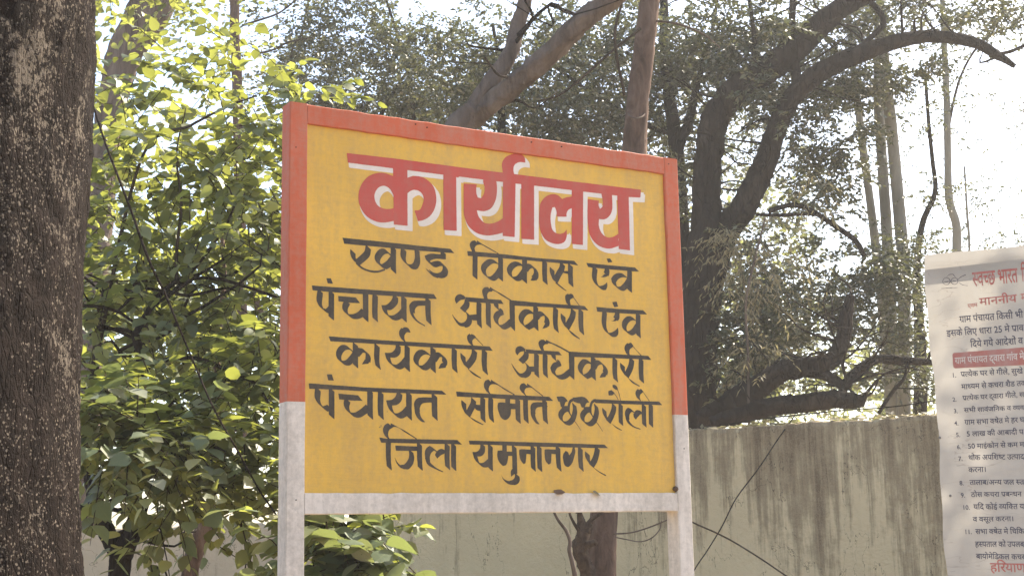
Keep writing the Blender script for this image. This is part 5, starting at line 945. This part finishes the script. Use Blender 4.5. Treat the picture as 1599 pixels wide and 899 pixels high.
vine('dry_tendril', [(958, 833, 8.05, 3), (985, 831, 8.0, 2.6), (1010, 824, 7.9, 2.4), (1040, 812, 7.8, 2.2), (1056, 804, 7.7, 2)], 'upper of two thin tendrils curving right from the reddish trunk', MAT['bark_pale'], 'tendril', 'tendrils below the board')
vine('dry_tendril', [(960, 838, 8.05, 2.2), (980, 842, 8.0, 2), (1000, 845, 7.9, 2), (1018, 839, 7.85, 1.8), (1030, 826, 7.85, 1.6), (1033, 812, 7.85, 1)], 'lower of two thin tendrils curving right from the reddish trunk', MAT['bark_pale'], 'tendril', 'tendrils below the board')
ringp = [(994 + 13 * math.cos(a), 176 + 8.5 * math.sin(a), 8.2 - 0.13 * math.sin(a) - 0.02, 2.6) for a in np.linspace(0, 2 * math.pi, 17)]
vine('vine_ring', ringp, 'small pale vine looped as a ring round the reddish trunk', MAT['bark_pale'], 'vine')

# dark grove behind
t = tree('tree', [(1075, 560, 12.5, 26), (1060, 300, 12.5, 26), (1052, 200, 12.5, 22), (1040, 100, 12.5, 18), (1036, 0, 12.5, 14), (1030, -60, 12.5, 10)], 'dark slim tree just right of the reddish trunk above the board corner', 'tree', MAT['bark_dark'])
limb(t, 'branch', [(1058, 235, 12.5, 18), (1075, 190, 12.5, 16), (1092, 120, 12.5, 10), (1110, 60, 12.5, 7), (1120, 0, 12.5, 5)], MAT['bark_dark'], 8)
limb(t, 'branch', [(1050, 210, 12.5, 10), (1000, 190, 12.5, 9), (930, 150, 12.5, 7), (860, 100, 12.5, 5)], MAT['bark_dark'], 8)
crown(t, [(960, 110, 90, 90, 12.6, .8, 170), (880, 90, 70, 70, 12.6, .8, 90), (1050, 150, 60, 90, 12.6, .8, 110), (1070, 60, 70, 60, 12.6, .8, 60), (920, 200, 90, 40, 12.6, .7, 90), (930, 20, 90, 40, 12.6, .7, 60), (1100, 130, 50, 70, 12.6, .6, 50)], 0.32, 13, 0.06, MAT['leaf_small'], T_SMALL, 0.0025, jit=0.9, up=0.6, dense=2.3, clump=0.15)

big = tree('tree', [(1088, 720, 11.9, 62), (1088, 640, 11.9, 60), (1090, 560, 11.9, 58), (1098, 470, 11.9, 58), (1105, 400, 11.9, 70), (1118, 350, 11.9, 76)], 'big dark crooked tree forking right of the board, its limbs arching over the wall', 'tree', MAT['bark_dark'], rough=0.12)
limb(big, 'branch', [(1105, 375, 11.9, 52), (1103, 320, 11.9, 46), (1105, 255, 11.9, 44), (1115, 195, 11.85, 45), (1145, 145, 11.8, 46), (1195, 110, 11.75, 46), (1245, 75, 11.7, 42), (1290, 30, 11.65, 36), (1330, 5, 11.6, 30), (1380, -20, 11.6, 22), (1450, -70, 11.5, 12)], MAT['bark_dark'])
limb(big, 'branch', [(1130, 365, 11.9, 44), (1160, 325, 11.85, 42), (1190, 265, 11.8, 38), (1212, 205, 11.75, 32), (1238, 150, 11.7, 32), (1290, 108, 11.6, 32), (1350, 82, 11.5, 28), (1410, 62, 11.4, 23), (1470, 58, 11.3, 20), (1525, 68, 11.25, 18), (1560, 88, 11.2, 14), (1585, 104, 11.2, 7)], MAT['bark_dark'])
limb(big, 'branch', [(1560, 85, 11.2, 6), (1585, 78, 11.2, 6), (1620, 62, 11.2, 5)], MAT['bark_dark'], 8)
limb(big, 'branch', [(1245, 130, 11.7, 18), (1240, 80, 11.7, 14), (1237, 30, 11.7, 12), (1238, -30, 11.7, 9)], MAT['bark_dark'], 8)
limb(big, 'branch', [(1345, 72, 11.5, 8), (1378, 40, 11.5, 10), (1373, 18, 11.5, 10), (1360, 5, 11.5, 10)], MAT['bark_dark'], 8)
limb(big, 'branch', [(1180, 110, 11.75, 12), (1178, 60, 11.75, 9), (1170, 0, 11.75, 6)], MAT['bark_dark'], 8)
limb(big, 'branch', [(1200, 330, 11.6, 8), (1235, 320, 11.6, 8), (1265, 328, 11.6, 8), (1300, 350, 11.6, 9), (1335, 375, 11.6, 9), (1350, 400, 11.6, 8)], MAT['bark_dark'], 8)
limb(big, 'branch', [(1180, 335, 11.5, 5), (1220, 336, 11.5, 6), (1270, 335, 11.5, 5), (1300, 345, 11.5, 3)], MAT['bark_dark'], 8)
limb(big, 'branch', [(1092, 655, 11.3, 24), (1140, 628, 11.2, 34), (1180, 606, 11.1, 36), (1220, 580, 11.0, 34), (1262, 572, 10.95, 30), (1298, 562, 10.95, 26), (1316, 530, 10.95, 24), (1322, 490, 10.95, 20), (1328, 460, 10.95, 12)], MAT['bark_dark'])
limb(big, 'branch', [(1240, 578, 11.0, 20), (1285, 584, 10.95, 18), (1312, 600, 10.9, 15), (1318, 612, 10.9, 12)], MAT['bark_dark'], 10)
limb(big, 'branch', [(1110, 662, 10.9, 24), (1180, 640, 10.85, 27), (1245, 630, 10.8, 28), (1300, 624, 10.75, 28), (1335, 626, 10.75, 24), (1350, 627, 10.75, 12)], MAT['bark_pale' if False else 'bark_dark'], rough=0.16)
limb(big, 'branch', [(1315, 608, 10.9, 16), (1340, 578, 10.95, 16), (1372, 560, 11.0, 14), (1420, 563, 11.0, 13), (1462, 566, 11.0, 9)], MAT['bark_dark'], 10)
limb(big, 'branch', [(1372, 645, 10.9, 6), (1395, 610, 10.9, 6), (1412, 590, 10.9, 5), (1415, 570, 10.95, 4)], MAT['bark_dark'], 8)
BC = [(1200, 60, 90, 60, 11.9, .8, 100), (1300, 55, 90, 50, 11.8, .8, 110), (1150, 60, 60, 70, 12, .7, 66), (1160, 160, 50, 50, 12, .6, 46), (1270, 160, 70, 50, 11.9, .6, 80), (1240, 190, 50, 60, 12.1, .6, 50), (1400, 20, 90, 34, 11.6, .8, 60), (1340, 130, 60, 50, 11.8, .6, 60), (1320, 210, 50, 50, 12, .6, 44), (1500, 15, 90, 30, 11.4, .8, 44),
      (1580, 15, 50, 40, 11.4, .6, 24), (1290, 290, 60, 50, 11.6, .6, 70), (1160, 420, 70, 60, 11.3, .5, 70), (1220, 520, 100, 80, 11.4, .6, 150), (1130, 560, 50, 70, 11.5, .5, 60), (1290, 450, 100, 80, 11.7, .7, 130), (1180, 600, 80, 40, 11.2, .5, 60), (1390, 470, 60, 80, 11.6, .6, 70), (1390, 400, 60, 40, 11.7, .6, 46), (1430, 540, 40, 50, 11.3, .5, 26), (1080, 300, 40, 60, 12.4, .5, 40), (1380, 590, 80, 26, 11.5, .5, 26), (1410, 110, 60, 30, 11.5, .5, 26)]
BC = [q[:4] + (q[4] + (0.9 if q[4] < 12 and i > 0 else 0.0) + (0.0 if q[1] < 380 else -0.15), 0.6, q[6]) for i, q in enumerate(BC)]
crown(big, BC, 0.24, 14, 0.058, MAT['leaf_small'], T_SMALL, 0.0025, jit=0.9, up=0.6, dense=2.3, clump=0.15)
t = empty('climber', tuple(at(1150, 700, 10.9)[:2]) + (0.0,), 'pale dry narrow-leaved creeper hanging in the fork of the big dark tree', 'climber')
limb(t, 'stem', [(1170, 700, 11.0, 4), (1168, 560, 11.0, 4), (1165, 470, 11.0, 4), (1180, 400, 11.0, 4), (1195, 340, 11.0, 3)], MAT['bark_pale'], 6)
crown(t, [(1150, 385, 60, 30, 11.1, .3, 34), (1180, 440, 60, 50, 11.1, .3, 40), (1190, 560, 60, 40, 11.0, .3, 24), (1110, 360, 30, 20, 11.2, .2, 8), (1280, 300, 40, 40, 11.2, .3, 10), (1200, 400, 50, 50, 11.1, .3, 22)], 0.3, 10, 0.07, MAT['leaf_pale'], (T_SMALL[0] * [.5, 1, 1], T_SMALL[1]), 0.002, droop=0.9, up=0.3)

# row of grey straight trunks
EU = [([(1392, 660, 13.5, 16), (1380, 500, 13.5, 16), (1362, 340, 13.5, 14), (1350, 250, 13.5, 13), (1340, 170, 13.5, 12), (1330, 90, 13.5, 10), (1322, -20, 13.5, 8)], 'slim grey trunk, leftmost of the straight row right of the big tree'),
      ([(1398, 660, 13.2, 20), (1388, 420, 13.2, 19), (1378, 260, 13.2, 17), (1372, 150, 13.2, 17), (1374, 40, 13.2, 15), (1376, -60, 13.2, 12)], 'grey trunk with ivy, second from the left of the straight row'),
      ([(1412, 660, 13.0, 22), (1412, 450, 13.0, 20), (1404, 330, 13.0, 20), (1392, 200, 13.0, 19), (1382, 100, 13.0, 16), (1372, -20, 13.0, 13)], 'thickest grey trunk in the straight row, its top leaning left'),
      ([(1437, 660, 12.8, 22), (1438, 600, 12.8, 22), (1436, 520, 12.8, 18), (1432, 420, 12.8, 12), (1440, 350, 12.8, 10), (1460, 300, 12.8, 8), (1456, 250, 12.8, 7), (1450, 190, 12.8, 6), (1445, 120, 12.8, 5)], 'crooked dark stem close right of the straight grey trunks'),
      ([(1492, 640, 14, 16), (1494, 400, 14, 15), (1493, 350, 14, 14), (1482, 310, 14, 13), (1480, 240, 14, 12), (1478, 150, 14, 11), (1474, 60, 14, 9), (1470, -40, 14, 7)], 'lone pale grey trunk before bright sky above the notice board'),
      ([(1516, 640, 15, 4), (1514, 400, 15, 4), (1510, 330, 15, 4), (1506, 260, 15, 3)], 'hair-thin sapling stem above the notice board')]
for k, (tr, lab) in enumerate(EU):
    t = tree('tree', tr, lab, 'tree', MAT['bark_dark'] if k == 3 else MAT['bark_euc'], 'straight trunks right of the big tree', seg=10, rough=0.05)
    bl = {0: [(1330, 60, 50, 50, 13.6, .5, 20), (1345, 250, 20, 40, 13.5, .3, 6)], 1: [(1380, 400, 26, 60, 13.1, .3, 40), (1375, 520, 30, 60, 13.1, .3, 40), (1378, 200, 22, 60, 13.2, .2, 22)],
          2: [(1410, 430, 26, 50, 12.9, .3, 36), (1380, 20, 60, 40, 13, .5, 30), (1414, 520, 26, 60, 12.9, .3, 34)], 3: [(1455, 300, 26, 26, 12.8, .3, 20), (1435, 400, 36, 30, 12.8, .3, 30), (1448, 180, 34, 40, 12.8, .4, 16), (1436, 500, 30, 50, 12.8, .3, 30)],
          4: [(1476, 170, 40, 50, 14, .5, 26), (1480, 300, 18, 20, 14, .2, 12), (1470, 80, 50, 40, 14, .5, 26), (1470, -20, 80, 30, 14, .5, 20)], 5: [(1508, 285, 14, 20, 15, .3, 9), (1530, 330, 34, 30, 15, .4, 11), (1545, 375, 40, 14, 15, .4, 16), (1585, 372, 26, 14, 15, .4, 9), (1575, 330, 20, 14, 15, .3, 3), (1560, 150, 50, 30, 15, .5, 10), (1540, 220, 50, 40, 15, .5, 8), (1590, 250, 30, 40, 15, .5, 7), (1440, 240, 30, 40, 15, .5, 8), (1500, 110, 40, 20, 15, .4, 9), (1530, 290, 40, 50, 16, .5, 18), (1575, 320, 30, 50, 16, .5, 14), (1560, 385, 60, 14, 16, .4, 24), (1450, 330, 30, 50, 15, .4, 16), (1515, 180, 40, 40, 16, .5, 12), (1420, 200, 40, 60, 15, .5, 18), (1590, 190, 30, 50, 16, .5, 10)]}[k]
    crown(t, bl, 0.26, 11, 0.045, MAT['leaf_small'], T_SMALL, 0.002, jit=0.9, up=0.5)
    if k == 4: limb(t, 'branch', [(1478, 215, 14, 5), (1500, 120, 14, 4), (1540, 60, 14, 4), (1600, 38, 14, 3)], MAT['twig'], 6)

# unseen tree added past the right edge, its crown placed to shade the notice board
def px_of(p):
    q = np.array(p) - EYE; z = q @ _fwd
    return 799.5 + FPX * (q @ CR) / z, 449.5 - FPX * (q @ CU) / z
rt = empty('tree', (6.4, 7.6, 0), 'unseen leafy tree added beyond the right edge to shade the notice board', 'tree')
mb = MB(); mb.tube([(6.4, 7.6, -.15), (6.5, 7.6, 1.5), (6.3, 7.7, 3.2), (6.0, 7.6, 5.0), (5.6, 7.5, 6.6)], [.17, .14, .12, .09, .05], seg=14, n=8, rough=.08); under(link('trunk', mb.mesh('trunk'), MAT['bark_brown'], smooth=True), rt)
sdir = np.array(sd); nb = []
for (u_, z_), c_ in (((0.45, 1.95), 60), ((0.25, 1.6), 70), ((0.8, 2.1), 60), ((0.7, 1.5), 60), ((0.15, 2.38), 9)):
    q = np.array([PO[0] + u_ * .865, PO[1] - u_ * .503, z_]) + sdir * 5.6; a_, b2 = px_of(q); nb.append((a_, b2, 110, 100, q[1], .4, c_))
crown(rt, nb, 0.3, 11, 0.08, MAT['leaf_small'])

# far foliage beyond the walls
P, Dd, Nn, Sz, TW = spray([(150 + 95 * k + 20 * math.sin(k * 5), 560 + 30 * math.sin(k * 2.1) + (60 if k > 11 else 0), 120, (260 + 30 * math.sin(k * 1.7)) * (1 if k < 12 else 0.55), 24 + 3 * math.sin(k * 3.3), 2.0, 230) for k in range(14)], 0.6, 12, 0.14, jit=0.9)
V, F = leaves(P, Dd, Nn, Sz, T_SMALL)
link('distant_trees', mesh_fast('distant_trees', V, F), MAT['leaf_far'], kind='stuff', label='mass of sunlit trees seen in gaps beyond the boundary walls', cat='trees')

for par, mbs in SHOOTS.values():
    under(link('twigs', mbs.mesh('twigs'), MAT['bark_dark'], kind='stuff'), par)
MB2 = [(460 + 70 * k + 15 * math.sin(k * 4), 190 + 130 * (k % 3) + 30 * math.sin(k * 2.3), 90, 110, 18 + 1.5 * math.sin(k * 3.1), 1.5, 110) for k in range(12)]
MB2 += [(500 + 95 * k, 130 + 30 * math.sin(k * 3), 60, 40, 18.5, 1.2, 26) for k in range(8)]
P, Dd, Nn, Sz, TW = spray(MB2, 0.45, 14, 0.1, jit=0.9, clump=0.2)
V, F = leaves(P, Dd, Nn, Sz, T_SMALL)
link('woodland', mesh_fast('woodland', V, F), MAT['leaf_small'], kind='stuff', label='shaded woodland foliage filling the background behind the nearer trees', cat='woodland')
# ------------------------------------------------------------------ ropes and wires, dry leaves
mwire, nt_, b_ = mat('black cable'); b_.inputs['Base Color'].default_value = (0.012, 0.01, 0.009, 1); b_.inputs['Specular IOR Level'].default_value = 0.0
vine('cable', [(1240, 650, 10.0, 2.2), (1215, 685, 9.5, 2.2), (1185, 730, 9.0, 2.2), (1150, 777, 8.5, 2.2), (1128, 820, 8.2, 2.2), (1105, 858, 7.8, 2.2), (1085, 888, 7.5, 2.2), (1062, 935, 7, 3)], 'black cable running down from the wall top to the white right post', mwire, 'cable')
vine('rope', [(1040, 792, 7.6, 3), (1082, 815, 7.6, 2.8), (1120, 832, 7.5, 2.8), (1150, 848, 7.45, 2.8), (1190, 873, 7.4, 2.8), (1230, 900, 7.3, 2.8), (1290, 940, 7.2, 2.8)], 'brown rope sagging to the right from behind the white right post', MAT['twig'], 'rope')
vine('cable', [(1080, 672, 10.5, 2.5), (1180, 655, 10.2, 2.5), (1240, 648, 10, 2.5), (1320, 640, 9.8, 2), (1400, 634, 9.5, 2), (1490, 620, 9.3, 2)], 'thin wire strung low along the top of the tall wall', mwire, 'wire')
vine('cable', [(1395, 606, 10.6, 2), (1430, 606, 10.5, 2), (1465, 608, 10.4, 2), (1500, 606, 10.3, 2)], 'short thin wire running behind the notice board edge, above the wall', mwire, 'wire')
dl_, nt_, b_ = mat('dry brown leaf'); b_.inputs['Base Color'].default_value = (0.16, 0.09, 0.05, 1)
def loose_leaf(px, py, name, label, cat, size, ang, m, off=0.004):
    # lies on the bottom rail, just before the yellow panel
    d = ray(px, py); nn = np.array([math.sin(YAW), -math.cos(YAW), 0]); o0 = np.array([BX, BY, BZ]) - nn * off
    tt = ((o0 - EYE) @ nn) / (d @ nn); q = EYE + d * tt; uu = np.array([math.cos(YAW), math.sin(YAW), 0])
    dd = uu * math.cos(ang) + np.array([0, 0, 1.0]) * math.sin(ang)
    V, F = leaves(np.array([q - dd * size / 2]), np.array([dd]), np.array([nn * 0.6 + [0, 0, .8]]), np.array([size]), T_BROAD)
    V = V + (V - V.mean(0)) * [0, 0, 0]
    return link(name, mesh_fast(name, V, F), m, label=label, cat=cat)
loose_leaf(874, 767, 'dry_leaf', 'dark dry leaf lying on the bottom rail under the last line', 'leaf', 0.04, 0.15, dl_)
loose_leaf(932, 770, 'dry_leaf', 'smaller pale dry leaf on the bottom rail, right of the dark one', 'leaf', 0.03, -0.3, MAT['leaf_pale'], -0.006)
md, nt_, b_ = mat('dried mud'); b_.inputs['Base Color'].default_value = (0.12, 0.075, 0.05, 1); bump(nt_, b_, noise(nt_, coords(nt_), 90, 4, .7), .003)
mb = MB(); q = None
d = ray(1055, 764); nn = np.array([math.sin(YAW), -math.cos(YAW), 0]); tt = ((np.array([BX, BY, BZ]) - nn * 0.006 - EYE) @ nn) / (d @ nn); q = EYE + d * tt
mb.tube([q + [-.009, 0, 0], q + [-.003, 0, .003], q + [.004, 0, .001], q + [.008, 0, -.001]], [0.003, 0.008, 0.009, 0.004], seg=8, n=4, rough=.15)
link('mud_nest', mb.mesh('mud_nest'), md, smooth=True, label='small brown mud nest in the lower right corner of the yellow panel', cat='mud nest')
# rubble and dry leaves lying on the tall wall
ng = 420; s = RNG.random(ng) * 3.4; base = Pa + dr * (s - 0.3)[:, None] + np.array([0, 0, 1]) * 0.012
nx_ = np.array([-dr[1], dr[0], 0]); nx_ = nx_ if nx_[1] > 0 else -nx_
base = base + nx_ * (RNG.random(ng) * 0.16 + 0.02)[:, None]
V, F = leaves(base, np.column_stack([RNG.normal(size=(ng, 2)), RNG.normal(0, .25, ng)]), np.column_stack([RNG.normal(0, .5, (ng, 2)), np.ones(ng)]), RNG.uniform(.03, .075, ng), T_SMALL)
link('leaf_litter', mesh_fast('leaf_litter', V, F), MAT['leaf_pale'], kind='stuff', label='dry leaf litter caught on top of the tall wall', cat='leaf litter')

# ------------------------------------------------------------------ haze volume added to veil the view and lift the shadows
hz = MB(); hz.box((-60, -40, -1.0), (60, 60, 14.0))
hme = hz.mesh('haze'); hm = bpy.data.materials.new('shadow lift haze'); hm.use_nodes = True
hn = hm.node_tree; hn.nodes.remove(hn.nodes['Principled BSDF'])
pv = hn.nodes.new('ShaderNodeVolumePrincipled'); pv.inputs['Density'].default_value = 0.0024; pv.inputs['Color'].default_value = (0.95, 0.93, 0.9, 1); pv.inputs['Anisotropy'].default_value = 0.35
hn.links.new(pv.outputs[0], hn.nodes['Material Output'].inputs['Volume'])
link('haze', hme, hm, kind='stuff', label='thin haze added to veil the view and lift the shadows', cat='haze')
